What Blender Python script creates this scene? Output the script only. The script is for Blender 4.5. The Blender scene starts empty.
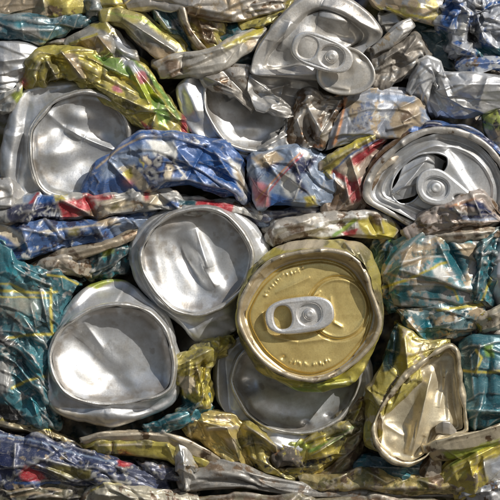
import bpy, math, random
import numpy as np
from mathutils import Vector, Matrix
from mathutils.bvhtree import BVHTree
from mathutils.geometry import delaunay_2d_cdt

# ---------------------------------------------------------------- scale
S = 0.00043            # metres per photo pixel on the face of the bale
D = 0.95               # metres from the camera to the face of the bale
C = bpy.context.scene.collection

def W(p):
    """(x, y, depth towards the viewer), in photo pixels -> metres"""
    p = np.asarray(p, float)
    k = (D - p[..., 2] * S) / D
    return np.stack([(p[..., 0] - 250) * S * k, -p[..., 2] * S, (250 - p[..., 1]) * S * k], -1)

def pts(s, d=0.0):
    out = []
    for t in s.split():
        v = [float(a) for a in t.split(',')]
        out.append(v if len(v) == 3 else v + [d])
    return np.array(out)

def rows_of(s):
    return [pts(l) for l in s.strip().splitlines() if l.strip()]

# ---------------------------------------------------------------- numpy noise
def _hash(ix, iy, iz, seed):
    n = (ix * 374761393 + iy * 668265263 + iz * 2147483647 + seed * 974711 + 12345) & 0xffffffff
    n = ((n ^ (n >> 13)) * 1274126177) & 0xffffffff
    n = (n ^ (n >> 16)) & 0xffff
    return n / 65535.0

def vnoise(x, y, z, seed=0):
    x0, y0, z0 = np.floor(x).astype(np.int64), np.floor(y).astype(np.int64), np.floor(z).astype(np.int64)
    fx, fy, fz = x - x0, y - y0, z - z0
    fx, fy, fz = [f * f * (3 - 2 * f) for f in (fx, fy, fz)]
    r = 0
    for i in (0, 1):
        for j in (0, 1):
            for k in (0, 1):
                w = (fx if i else 1 - fx) * (fy if j else 1 - fy) * (fz if k else 1 - fz)
                r = r + w * _hash(x0 + i, y0 + j, z0 + k, seed)
    return r

def fbm(p, scale, seed=0, octv=3):
    a, r, t = 1.0, 0, 0
    q = p / scale
    for o in range(octv):
        r = r + a * vnoise(q[..., 0] + 31.7 * o, q[..., 1] + 17.3 * o, q[..., 2] + 5.1 * o, seed + o)
        t += a; a *= .5; q = q * 2.03
    return r / t

# ---------------------------------------------------------------- splines
def spl(P, t, closed=False, tension=0.15):
    """cardinal spline through P (n,k..) at parameters t in [0, n-1] (closed: [0, n])"""
    n = len(P)
    i = np.floor(t).astype(int)
    if closed:
        i0 = i % n; f = t - i
        a, b, c, d = P[(i0 - 1) % n], P[i0], P[(i0 + 1) % n], P[(i0 + 2) % n]
    else:
        i = np.clip(i, 0, n - 2); f = t - i
        b, c = P[i], P[i + 1]
        a = np.where((i > 0).reshape((-1,) + (1,) * (P.ndim - 1)), P[np.maximum(i - 1, 0)], 2 * b - c)
        d = np.where((i < n - 2).reshape((-1,) + (1,) * (P.ndim - 1)), P[np.minimum(i + 2, n - 1)], 2 * c - b)
    f = f.reshape((-1,) + (1,) * (P.ndim - 1))
    k = (1 - tension) / 2
    m0, m1 = (c - a) * k, (d - b) * k
    f2, f3 = f * f, f * f * f
    return (2 * f3 - 3 * f2 + 1) * b + (f3 - 2 * f2 + f) * m0 + (-2 * f3 + 3 * f2) * c + (f3 - f2) * m1

def arc(P, n, tension=0.15):
    """resample an open polyline to n points evenly by arc length"""
    t = np.linspace(0, len(P) - 1, 200)
    q = spl(P, t, tension=tension)
    L = np.concatenate([[0], np.cumsum(np.linalg.norm(np.diff(q, axis=0), axis=1))])
    return np.stack([np.interp(np.linspace(0, L[-1], n), L, q[:, k]) for k in range(P.shape[1])], -1)

def even(R, step, tension, extra=None):
    """R: (rows, n, 3) control rows -> rows spaced about step apart, by the longest mean chord"""
    L = np.concatenate([[0], np.cumsum(np.maximum(np.linalg.norm(np.diff(R, axis=0), axis=2).mean(1), .05))])
    m = max(4, int(L[-1] / step) + 1)
    t = np.interp(np.linspace(0, L[-1], m), L, np.arange(len(L)))
    return spl(R, t, tension=tension)

# ---------------------------------------------------------------- grids
STEP = 0.62
def loft(s, step=None, back=26, tu=0.6, tv=0.75, ends=True, skirt=True, inset=.12, plate=.78):
    step = step or STEP
    R = rows_of(s) if isinstance(s, str) else s
    L = max(np.linalg.norm(np.diff(r, axis=0), axis=1).sum() for r in R)
    nu = max(6, int(L / step) + 1)
    if len({len(r) for r in R}) == 1 and len(R[0]) > 2:
        ch = np.mean([np.linalg.norm(np.diff(r, axis=0), axis=1) for r in R], 0)
        t = np.interp(np.linspace(0, ch.sum(), nu), np.concatenate([[0], np.cumsum(ch)]), np.arange(len(R[0])))
        G = np.stack([spl(r, t, tension=tu) for r in R])
    else:
        G = np.stack([arc(r, nu, tu) for r in R])
    if plate and len(R) >= 3:
        # a pressed plate: the edge is a tight fold, the face behind it nearly flat
        def near(a, b, f, k): q = a + (b - a) * f; q[:, 2] = a[:, 2] + (b - a)[:, 2] * k; return q
        G = np.concatenate([G[:1], near(G[0], G[1], .2, plate)[None], G[1:-1], near(G[-1], G[-2], .2, plate)[None], G[-1:]])
        rng = random.Random(int(abs(G[0, 0, 0] * 13 + G[0, -1, 1] * 7)) + nu)
        lean = rng.choice((-1, 1)) * rng.uniform(1.5, 4.5)
        G[..., 2] += lean * np.linspace(-1, 1, len(G))[:, None]
    if skirt and back:
        mid = G.mean(0)
        def sk(r, f, dd):
            q = r.copy(); q[:, :2] += (mid - r)[:, :2] * f; q[:, 2] -= dd; return q
        G = np.concatenate([[sk(G[0], inset, back), sk(G[0], .0, back * .12)], G, [sk(G[-1], .0, back * .12), sk(G[-1], inset, back)]])
    G = even(G, step, tv)
    if ends and back:
        n = max(3, int(back / step / 1.5))
        f = np.linspace(0, 1, n + 1)[1:]
        def end(c, c2):
            dirv = c - c2; dirv = dirv / np.maximum(np.linalg.norm(dirv, axis=1, keepdims=True), 1e-6)
            out = []
            for a in f:
                q = c + dirv * 1.6 * math.sin(a * math.pi * .75)
                q = q.copy(); q[:, 2] -= back * a ** 1.5
                out.append(q)
            return np.stack(out, 1)
        lo = end(G[:, 0], G[:, 1])[:, ::-1]; hi = end(G[:, -1], G[:, -2])
        G = np.concatenate([lo, G, hi], 1)
    return G

def polar(P, c, n):
    """closed loop P as (x, y, d) at n even angles about c"""
    q = spl(P, np.linspace(0, len(P), 720, endpoint=False), closed=True)
    a = np.unwrap(np.arctan2(q[:, 1] - c[1], q[:, 0] - c[0]))
    if a[-1] < a[0]: q, a = q[::-1], a[::-1]
    T = np.linspace(0, 2 * math.pi, n, endpoint=False)
    a = a - 2 * math.pi * math.floor(a[0] / (2 * math.pi))
    a2 = np.concatenate([a - 4 * math.pi, a - 2 * math.pi, a, a + 2 * math.pi])
    q2 = np.concatenate([q, q, q, q])
    o = np.argsort(a2, kind='stable')
    return np.stack([np.interp(T, a2[o], q2[o, k]) for k in range(3)], -1)

def ring(loops, c, step=None, tv=0.2, close=None):
    """loops: list of (n,3) loops about c, outermost first; close: depth of the centre point"""
    step = step or STEP
    n = max(24, int(max(np.linalg.norm(np.diff(l, axis=0), axis=1).sum() for l in loops) / step))
    R = [polar(l, c, n) for l in loops]
    if close is not None:
        R.append(np.tile(np.array([c[0], c[1], close]) , (n, 1)) + (R[-1] - [c[0], c[1], close]) * [.02, .02, 0])
    return even(np.stack(R), step, tv)

def off(P, c, px, d=0.0):
    """move a loop outward by px (inward: negative) along the ray from c, and by d in depth"""
    q = P.copy(); v = q[:, :2] - np.array(c)[:2]; r = np.linalg.norm(v, axis=1, keepdims=True)
    q[:, :2] += v / r * px; q[:, 2] += d
    return q

def sca(P, c, f, d=None, tilt=None):
    q = P.copy(); q[:, :2] = np.array(c)[:2] + (q[:, :2] - np.array(c)[:2]) * f
    if d is not None: q[:, 2] = d
    if tilt is not None: q[:, 2] += (q[:, 0] - c[0]) * tilt[0] + (q[:, 1] - c[1]) * tilt[1]
    return q

# ---------------------------------------------------------------- shaping
def seg_dist(x, y, x0, y0, x1, y1):
    dx, dy = x1 - x0, y1 - y0; L2 = dx * dx + dy * dy + 1e-9
    t = np.clip(((x - x0) * dx + (y - y0) * dy) / L2, 0, 1)
    return np.hypot(x - x0 - t * dx, y - y0 - t * dy), t

def poly_sd(x, y, P):
    """signed distance to a polygon, negative inside"""
    n = len(P); dist = np.full(x.shape, 1e9); ins = np.zeros(x.shape, bool)
    for i in range(n):
        x0, y0 = P[i][:2]; x1, y1 = P[(i + 1) % n][:2]
        d, _ = seg_dist(x, y, x0, y0, x1, y1); dist = np.minimum(dist, d)
        if y0 != y1:
            c = ((y0 > y) != (y1 > y)) & (x < (x1 - x0) * (y - y0) / (y1 - y0) + x0)
            ins ^= c
    return np.where(ins, -dist, dist)

def dents(G, ops):
    x, y = G[..., 0].copy(), G[..., 1].copy()
    for l in ops.strip().splitlines():
        t = l.split(); k = t[0]; a = [float(v) for v in t[1:]]
        if k == 'b':        # bump: x y rx ry angle height
            an = math.radians(a[4]); u = ((x - a[0]) * math.cos(an) + (y - a[1]) * math.sin(an)) / a[2]
            v = (-(x - a[0]) * math.sin(an) + (y - a[1]) * math.cos(an)) / a[3]
            G[..., 2] += a[5] * np.exp(-(u * u + v * v))
        elif k == 'r':      # sharp ridge: x0 y0 x1 y1 width height
            d, t_ = seg_dist(x, y, *a[:4]); taper = np.clip(4 * t_ * (1 - t_), 0, 1) ** .5 * .8 + .2
            G[..., 2] += a[5] * taper * np.exp(-(np.sqrt(d * d + 1.0) - 1.0) / a[4])
        elif k == 'f':      # fold: one side (right of x0y0->x1y1 as seen) raised, fading along and away: x0 y0 x1 y1 width height reach
            dx, dy = a[2] - a[0], a[3] - a[1]; L = math.hypot(dx, dy)
            sd = ((x - a[0]) * dy - (y - a[1]) * dx) / -L
            d, t_ = seg_dist(x, y, *a[:4])
            G[..., 2] += a[5] / (1 + np.exp(-np.clip(sd / a[4], -30, 30))) * np.exp(-(d / a[6]) ** 2)
        elif k == 'o':      # round groove or bead: x y radius width height (ry factor)
            rr = np.hypot(x - a[0], (y - a[1]) / (a[5] if len(a) > 5 else 1))
            G[..., 2] += a[4] * np.exp(-((rr - a[2]) / a[3]) ** 2)
        elif k == 't':      # plateau: x y rx ry angle height soft
            an = math.radians(a[4]); u = ((x - a[0]) * math.cos(an) + (y - a[1]) * math.sin(an)) / a[2]
            v = (-(x - a[0]) * math.sin(an) + (y - a[1]) * math.cos(an)) / a[3]
            G[..., 2] += a[5] / (1 + np.exp(np.clip((np.hypot(u, v) - 1) / a[6], -30, 30)))
    return G

def snormal(G, closed=False, n=14):
    m = gnormal(G, closed)
    m = np.stack([blur(m[..., k], n, closed) for k in range(3)], -1)
    return m / np.maximum(np.linalg.norm(m, axis=2, keepdims=True), 1e-9)

def gnormal(G, closed=False):
    if closed:
        du = np.roll(G, -1, 1) - np.roll(G, 1, 1)
    else:
        du = np.gradient(G, axis=1)
    dv = np.gradient(G, axis=0)
    n = np.cross(du, dv); n /= np.maximum(np.linalg.norm(n, axis=2, keepdims=True), 1e-9)
    return n

def facets(U, V, size, seed, stretch=(1, 1)):
    """piecewise flat height field (-1..1) over metric coordinates U, V: crumpled sheet metal"""
    rng = random.Random(seed)
    sx, sy = size * stretch[0], size * stretch[1]
    u0, u1, v0, v1 = U.min() - sx, U.max() + sx, V.min() - sy, V.max() + sy
    P, H = [], []
    nx, ny = max(2, int((u1 - u0) / sx) + 1), max(2, int((v1 - v0) / sy) + 1)
    for j in range(ny + 1):
        for i in range(nx + 1):
            P.append(Vector((u0 + (i + rng.uniform(-.42, .42)) * (u1 - u0) / nx, v0 + (j + rng.uniform(-.42, .42)) * (v1 - v0) / ny)))
            H.append(rng.uniform(-.5, .5) if rng.random() < .45 else rng.choice((-1.1, -.8, .8, 1.1)))
    vs, es, fs, ov, oe, of = delaunay_2d_cdt(P, [], [], 0, 1e-6)
    H2 = [H[o[0]] if o else 0 for o in ov]
    shp = U.shape; U, V = U.ravel(), V.ravel()
    out = np.zeros(U.shape)
    bs = max(sx, sy)                                   # bin the grid points so that each facet looks only at its own neighbourhood
    bi, bj = ((U - u0) / bs).astype(int), ((V - v0) / bs).astype(int)
    nb = int(bi.max()) + 3
    key = bj * nb + bi; order = np.argsort(key, kind='stable'); ks = key[order]
    for f in fs:
        a, b, c = [vs[i] for i in f]
        det = (b.y - c.y) * (a.x - c.x) + (c.x - b.x) * (a.y - c.y)
        if abs(det) < 1e-9: continue
        i0, i1 = int((min(a.x, b.x, c.x) - u0) / bs), int((max(a.x, b.x, c.x) - u0) / bs)
        i0, i1 = max(i0, 0), min(i1, nb - 1)
        for j in range(max(0, int((min(a.y, b.y, c.y) - v0) / bs)), int((max(a.y, b.y, c.y) - v0) / bs) + 1):
            lo, hi = np.searchsorted(ks, j * nb + i0), np.searchsorted(ks, j * nb + i1 + 1)
            if hi <= lo: continue
            ix = order[lo:hi]; uu, vv = U[ix], V[ix]
            l1 = ((b.y - c.y) * (uu - c.x) + (c.x - b.x) * (vv - c.y)) / det
            l2 = ((c.y - a.y) * (uu - c.x) + (a.x - c.x) * (vv - c.y)) / det
            l3 = 1 - l1 - l2
            k = (l1 >= -1e-6) & (l2 >= -1e-6) & (l3 >= -1e-6)
            out[ix[k]] = (l1 * H2[f[0]] + l2 * H2[f[1]] + l3 * H2[f[2]])[k]
    out = out.reshape(shp)
    return out

def blur(h, n=1, closed=False):
    for _ in range(n):
        p = np.pad(h, ((1, 1), (0, 0)), 'edge'); h = (p[:-2] + 2 * p[1:-1] + p[2:]) / 4
        p = np.pad(h, ((0, 0), (1, 1)), 'wrap' if closed else 'edge'); h = (p[:, :-2] + 2 * p[:, 1:-1] + p[:, 2:]) / 4
    return h

def crumple(G, amp, size, seed, closed=False, fine=.3, stretch=(1, 1), soft=1, mask=None):
    if closed:   # use picture coordinates round a ring
        U, V = G[..., 0] + .6 * G[..., 2], G[..., 1] - .35 * G[..., 2]
    else:
        U = np.concatenate([np.zeros((G.shape[0], 1)), np.cumsum(np.linalg.norm(np.diff(G, axis=1), axis=2), 1)], 1)
        U = U - U.mean(1, keepdims=True)
        V = np.concatenate([np.zeros((1, G.shape[1])), np.cumsum(np.linalg.norm(np.diff(G, axis=0), axis=2), 0)], 0)
    h = facets(U, V, size, seed, stretch) * amp
    if fine: h = h + facets(U, V, size * .42, seed + 7, stretch) * amp * fine
    h = blur(h, soft, closed)
    if mask is not None: h = h * mask
    n = snormal(G, closed)
    s = np.sign(n[..., 2].mean()) or 1
    return G + n * s * h[..., None]

def pleats(G, seed, k=1.0):
    """lapped folds: the sheet climbs gently to a sharp edge and drops behind it"""
    rng = random.Random(seed * 5 + 2)
    U = np.concatenate([np.zeros((G.shape[0], 1)), np.cumsum(np.linalg.norm(np.diff(G, axis=1), axis=2), 1)], 1)
    V = np.concatenate([np.zeros((1, G.shape[1])), np.cumsum(np.linalg.norm(np.diff(G, axis=0), axis=2), 0)], 0)
    vis = (G[..., 2].max() - 22)
    Lu, Lv = np.median(U[:, -1]), np.median(V[-1])
    n = int(Lu * Lv / 2400 * k) + 1
    h = np.zeros(U.shape)
    wob = facets(U, V, 30, seed + 77) * 2.0
    for i in range(n):
        an = rng.gauss(0, .22) if rng.random() < .72 else rng.uniform(-1.3, 1.3)
        cu, cv = rng.uniform(.08, .92) * Lu, rng.uniform(.2, .8) * Lv
        c, s_ = math.cos(an), math.sin(an)
        a = (U - cu) * c + (V - cv) * s_; b = -(U - cu) * s_ + (V - cv) * c + wob
        L = rng.uniform(.25, .6) * Lu * abs(c) + rng.uniform(.2, .5) * Lv * abs(s_); R = rng.uniform(7, 20); A = rng.uniform(1.4, 3.4) * min(k, 1.5) ** .5
        tap = np.clip(1 - (a / max(L, 6)) ** 2, 0, 1)
        h += A * tap * np.where(b < 0, np.clip(1 + b / R, 0, 1), np.clip(1 - b / 2.2, 0, 1))
    nrm = snormal(G); sg = np.sign(nrm[..., 2].mean()) or 1
    return G + nrm * sg * h[..., None]

def creases(G, seed, amp, dens=1.0):
    """sharp little ridges and valleys where the sheet has buckled"""
    rng = random.Random(seed * 3 + 1)
    x, y = G[..., 0].copy(), G[..., 1].copy()
    area = (x.max() - x.min()) * (y.max() - y.min())
    for k in range(int(area / 240 * dens) + 2):
        i, j = rng.randrange(G.shape[0]), rng.randrange(G.shape[1])
        a = rng.gauss(0, .9) + (0 if rng.random() < .6 else 1.2); L = rng.uniform(5, 20)
        x0, y0 = x[i, j], y[i, j]; x1, y1 = x0 + L * math.cos(a), y0 + L * math.sin(a)
        h = rng.choice((-1, 1)) * rng.uniform(.3, .85) * min(amp, 2.4); w = rng.uniform(.9, 2.4)
        r = 6 * w + L
        m = np.nonzero((abs(x - (x0 + x1) / 2) < r) & (abs(y - (y0 + y1) / 2) < r))
        d, t = seg_dist(x[m], y[m], x0, y0, x1, y1)
        G[..., 2][m] += h * (np.clip(4 * t * (1 - t), 0, 1) ** .5) * np.exp(-np.sqrt(d * d + .1) / w)
    return G

# ---------------------------------------------------------------- print on the metal
def paint(G, base, cov=1.0, ops='', wear=.5, seed=1, closed=False, dirt=.5):
    """rgba per vertex: ink colour and how much of it is left on the metal"""
    x, y = G[..., 0], G[..., 1]
    wx = x + (fbm(G, 7, seed + 50) - .5) * 5; wy = y + (fbm(G, 7, seed + 60) - .5) * 5
    rgb = np.tile(np.array(base, float), G.shape[:2] + (1,)); a = np.full(G.shape[:2], float(cov))
    def put(m, col, c=1.0):
        nonlocal rgb, a
        rgb = rgb * (1 - m[..., None]) + np.array(col) * m[..., None]
        a = a * (1 - m) + c * m
    for l in sorted((q for q in ops.strip().splitlines() if q.strip()), key=lambda q: q.split()[0] != 'n'):
        t = l.split()
        k = t[0]; col = PAL[t[1]]; c = 0.0 if t[1] == 'BARE' else 1.0
        if k == 'n':       # noise patches: colour scale threshold
            s, th = float(t[2]), float(t[3])
            put(1 / (1 + np.exp(-np.clip((fbm(G + (fbm(G, 3, seed + 8)[..., None] - .5) * 5, s, seed + len(l), 5) - th - .01) / .012, -30, 30))), col, c)
        elif k == 'p':     # polygon: colour soft x,y x,y ...
            P = pts(' '.join(t[3:])); so = .25 + .18 * float(t[2])
            put(1 / (1 + np.exp(np.clip(poly_sd(wx, wy, P) / so, -30, 30))), col, c)
        elif k == 'l':     # line: colour width x,y x,y ...
            P = pts(' '.join(t[3:])); w = float(t[2]); dm = np.full(x.shape, 1e9)
            lx = x + (wx - x) * .35; ly = y + (wy - y) * .35
            for p, q in zip(P[:-1], P[1:]):
                dm = np.minimum(dm, seg_dist(lx, ly, p[0], p[1], q[0], q[1])[0])
            put(1 / (1 + np.exp(np.clip((dm - w) / .35, -30, 30))), col, c)
        elif k == 'w':     # a row of small worn marks, like lettering no longer readable: colour x y length height angle
            X0, Y0, Ln, Hh, An = [float(q) for q in t[2:7]]; rng = random.Random(int(X0 * 7 + Y0)); An = math.radians(An)
            dm = np.full(x.shape, 1e9); u = 0.0
            while u < Ln:
                lw = Hh * rng.uniform(.5, .75)
                for _ in range(rng.choice((2, 3, 3))):
                    p0 = (u + rng.choice((0, .5, 1)) * lw, rng.choice((0, .5, 1)) * Hh); p1 = (u + rng.choice((0, .5, 1)) * lw, rng.choice((0, .5, 1)) * Hh)
                    if p0 == p1: p1 = (p0[0], Hh - p0[1])
                    q = [(X0 + p[0] * math.cos(An) - p[1] * math.sin(An), Y0 + p[0] * math.sin(An) + p[1] * math.cos(An)) for p in (p0, p1)]
                    dm = np.minimum(dm, seg_dist(x, y, q[0][0], q[0][1], q[1][0], q[1][1])[0])
                u += lw + Hh * .28
            put(.85 / (1 + np.exp(np.clip((dm - Hh * .10) / .22, -30, 30))), col, c)
        elif k == 'z':     # printed bands running with the sheet: colour count
            rng = random.Random(int(seed) * 3 + len(l)); vi = np.linspace(0, 1, x.shape[0])[:, None] + 0 * x; ui = np.linspace(0, 1, x.shape[1])[None, :] + 0 * x
            for q in range(int(t[2])):
                v0 = rng.uniform(.2, .8); tl = rng.uniform(-.25, .25); wd = rng.uniform(.006, .022); u0, u1 = sorted((rng.random(), rng.random()))
                m = (1 / (1 + np.exp(np.clip((abs(vi - v0 - tl * (ui - .5)) - wd) / .003, -30, 30)))) * ((ui > u0) & (ui < u1 + .15))
                put(m * .9, col, c)
        elif k == 'g':     # soft spot: colour x y rx ry strength
            v = [float(q) for q in t[2:]]
            put(np.exp(-(((wx - v[0]) / v[2]) ** 2 + ((wy - v[1]) / v[3]) ** 2)) * v[4], col, c)
    # ink rubs off first along raised creases
    n = gnormal(G, closed); s = np.sign(n[..., 2].mean()) or 1
    lap = (np.roll(G, 1, 0) + np.roll(G, -1, 0) + np.roll(G, 1, 1) + np.roll(G, -1, 1)) / 4 - G
    cv = -(lap * n).sum(2) * s
    cv[0] = cv[-1] = 0
    if not closed: cv[:, 0] = cv[:, -1] = 0
    cv = blur(cv, 1, closed)
    cv = cv / STEP ** 2 * .6
    rub = 1 / (1 + np.exp(-np.clip((cv - .085 + (fbm(G, 5, seed + 3) - .5) * .12) / .014, -30, 30)))
    a = a * (1 - wear * rub)
    return np.concatenate([rgb, a[..., None]], -1)

PAL = dict(BARE=(.8, .8, .8), YEL=(.50, .42, .06), OLI=(.19, .165, .05), GRN=(.20, .34, .07), LIM=(.45, .52, .08), TEA=(.005, .105, .135), TED=(.004, .05, .07),
           AQU=(.025, .22, .27), BLU=(.016, .085, .28), LAV=(.20, .26, .37), NAV=(.012, .02, .075), RED=(.36, .025, .035), PNK=(.50, .17, .20), TAN=(.40, .31, .20),
           BRN=(.14, .085, .045), WHT=(.72, .71, .66), GRY=(.32, .32, .31), BLK=(.015, .015, .018), PAL=(.46, .49, .54), CRM=(.62, .53, .38), GOL=(.62, .43, .12), ORA=(.55, .24, .10))

# ---------------------------------------------------------------- objects
def put_mesh(name, verts, faces, mat, parent=None, rgba=None, smooth=True):
    me = bpy.data.meshes.new(name)
    loc = Vector(parent['origin']) if parent is not None else Vector(verts.mean(0))
    v = verts - np.array(loc)
    me.vertices.add(len(v)); me.vertices.foreach_set('co', v.astype(np.float32).ravel())
    faces = np.asarray(faces, np.int32); k = faces.shape[1]
    me.loops.add(faces.size); me.loops.foreach_set('vertex_index', faces.ravel())
    me.polygons.add(len(faces)); me.polygons.foreach_set('loop_start', np.arange(0, faces.size, k, dtype=np.int32))
    me.update(calc_edges=True)
    me.polygons.foreach_set('use_smooth', np.full(len(faces), smooth))
    if rgba is None: rgba = np.zeros((len(v), 4))
    at = me.attributes.new('ink', 'FLOAT_COLOR', 'POINT')
    at.data.foreach_set('color', rgba.reshape(-1, 4).astype(np.float32).ravel())
    me.materials.append(mat); me.validate(); me.update()
    o = bpy.data.objects.new(name, me); C.objects.link(o)
    o['origin'] = [float(a) for a in loc]
    if parent is None: o.location = loc
    else: o.parent = parent      # same origin as its thing
    return o

def quads(nr, nc, closed):
    i, j = np.meshgrid(np.arange(nr - 1), np.arange(nc if closed else nc - 1), indexing='ij')
    j2 = (j + 1) % nc
    return np.stack([i * nc + j, i * nc + j2, (i + 1) * nc + j2, (i + 1) * nc + j], -1).reshape(-1, 4)

def sheet(name, G, mat, parent=None, rgba=None, closed=False, hole=None):
    n = gnormal(G, closed)
    f = quads(G.shape[0], G.shape[1], closed)
    if hole is not None:
        ins = (poly_sd(G[..., 0], G[..., 1], pts(hole)) < 0).ravel()
        f = f[ins[f].sum(1) < 2]
    if n[..., 2].mean() > 0: f = f[:, ::-1]      # px space is mirrored in y: this turns the front of the sheet outward
    return put_mesh(name, W(G).reshape(-1, 3), f, mat, parent, rgba)

def thing(name, label, cat, x, y, d=0, group='crushed drink cans pressed into the bale'):
    o = bpy.data.objects.new(name, None); C.objects.link(o)
    o.empty_display_size = .01
    p = W(np.array([x, y, d], float)); o.location = p; o['origin'] = [float(a) for a in p]
    o['label'] = label; o['category'] = cat
    if group: o['group'] = group
    return o

def tag(o, label, cat, group='crushed drink cans pressed into the bale'):
    o['label'] = label; o['category'] = cat
    if group: o['group'] = group
    return o

def sub(o, parent):
    """hang a mesh made at its thing's origin under one of the thing's parts"""
    o.parent = parent
    return o

SEED = [100]
def can(label, rows, mat, base=(.5, .5, .5), cov=1.0, ink='', bump='', amp=2.2, size=20, wear=.38, back=26, fine=.3, stretch=(1, 1), soft=1, parent=None, name='crushed_can', cat='can', pleat=1.0, plate=.78, inset=.12, ends=True, tv=.75):
    """a flattened can wall lofted through rows of points"""
    SEED[0] += 13
    G = loft(rows, back=back, inset=inset, ends=ends, tv=tv, plate=plate)
    if parent is None:         # packed tight: neighbours overlap a little
        m_ = G[..., :2].mean((0, 1)); G[..., :2] = m_ + (G[..., :2] - m_) * [1.03, 1.07]
    if pleat: G = pleats(G, SEED[0], pleat)
    if amp: G = crumple(G, amp * 1.3, size * 1.35, SEED[0], fine=fine * .9, stretch=stretch, soft=soft)
    if amp > 1.3: G = creases(G, SEED[0], amp)
    G = dents(G, bump)
    if isinstance(base, str): base = PAL[base]
    c = paint(G, base, cov, ink, wear, SEED[0])
    o = sheet(name, G, mat, parent, c)
    if parent is None: tag(o, label, cat)
    return o, G

def lettering(text, x, y, size, ang, G, mat, parent, name='printed_lettering', lift=.35, squeeze=1.0, depth=0.0, extr=0.0, bend=None):
    """a word cut as thin letters and laid on the sheet G (photo-pixel grid)"""
    cu = bpy.data.curves.new(name, 'FONT'); cu.body = text; cu.size = size; cu.align_x = 'CENTER'; cu.align_y = 'CENTER'; cu.offset = depth
    cu.extrude = extr
    ob = bpy.data.objects.new(name, cu); C.objects.link(ob)
    bpy.context.view_layer.update()
    me = bpy.data.meshes.new_from_object(ob.evaluated_get(bpy.context.evaluated_depsgraph_get()))
    bpy.data.objects.remove(ob); bpy.data.curves.remove(cu)
    import bmesh
    bm = bmesh.new(); bm.from_mesh(me)
    bmesh.ops.triangulate(bm, faces=bm.faces[:])
    for _ in range(5):
        es = [e for e in bm.edges if e.calc_length() > max(1.2, size * .12)]
        if not es: break
        bmesh.ops.subdivide_edges(bm, edges=es, cuts=1)
        bmesh.ops.triangulate(bm, faces=bm.faces[:])
    bm.to_mesh(me); bm.free()
    v = np.array([q.co[:] for q in me.vertices]) if len(me.vertices) else np.zeros((1, 3))
    a = math.radians(ang)
    vx, vy = v[:, 0] * squeeze, -v[:, 1]
    if bend:        # wrap round an arc of this radius (negative: letters hang inside)
        th = vx / bend; r = bend - vy * 1.0
        vx, vy = np.sin(th) * (r if bend > 0 else r), bend - np.cos(th) * r
    px = x + vx * math.cos(a) - vy * math.sin(a); py = y + vx * math.sin(a) + vy * math.cos(a)
    nr, nc = G.shape[:2]
    f = quads(nr, nc, False); Gv = G.reshape(-1, 3)
    bx = (Gv[f[:, 0], 0] > px.min() - 4) & (Gv[f[:, 0], 0] < px.max() + 4) & (Gv[f[:, 0], 1] > py.min() - 4) & (Gv[f[:, 0], 1] < py.max() + 4)
    f = f[bx]
    bv = BVHTree.FromPolygons([tuple(q) for q in Gv], [tuple(int(i) for i in q) for q in f])
    out = np.zeros((len(px), 3))
    last = 0.0
    for i in range(len(px)):
        h = bv.ray_cast(Vector((px[i], py[i], 200)), Vector((0, 0, -1)))
        if h[0] is not None: last = h[0].z
        out[i] = (px[i], py[i], last + lift + v[i, 2])
    fs = np.array([tuple(p.vertices) for p in me.polygons])
    bpy.data.meshes.remove(me)
    o = put_mesh(name, W(out), fs, mat, parent, None, smooth=False)
    return o

def piping(name, path, G, r, mat, parent, lift=0.0):
    """a thin rolled edge following a closed line on the sheet G"""
    P = pts(path)[:, :2]; n = 260
    q = spl(P, np.linspace(0, len(P), n, endpoint=False), closed=True)
    g = G.reshape(-1, 3); d = np.array([g[np.argmin((g[:, 0] - a) ** 2 + (g[:, 1] - b) ** 2), 2] for a, b in q])
    for _ in range(6): d = (np.roll(d, 1) + 2 * d + np.roll(d, -1)) / 4
    t = np.roll(q, -1, 0) - np.roll(q, 1, 0); t /= np.linalg.norm(t, axis=1, keepdims=True); nn = np.stack([-t[:, 1], t[:, 0]], -1)
    T = np.linspace(0, 2 * math.pi, 10)
    out = np.stack([np.concatenate([q + nn * r * math.cos(a), (d + lift + r * math.sin(a))[:, None]], 1) for a in T])
    return sheet(name, out, mat, parent, None, True)

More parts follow.
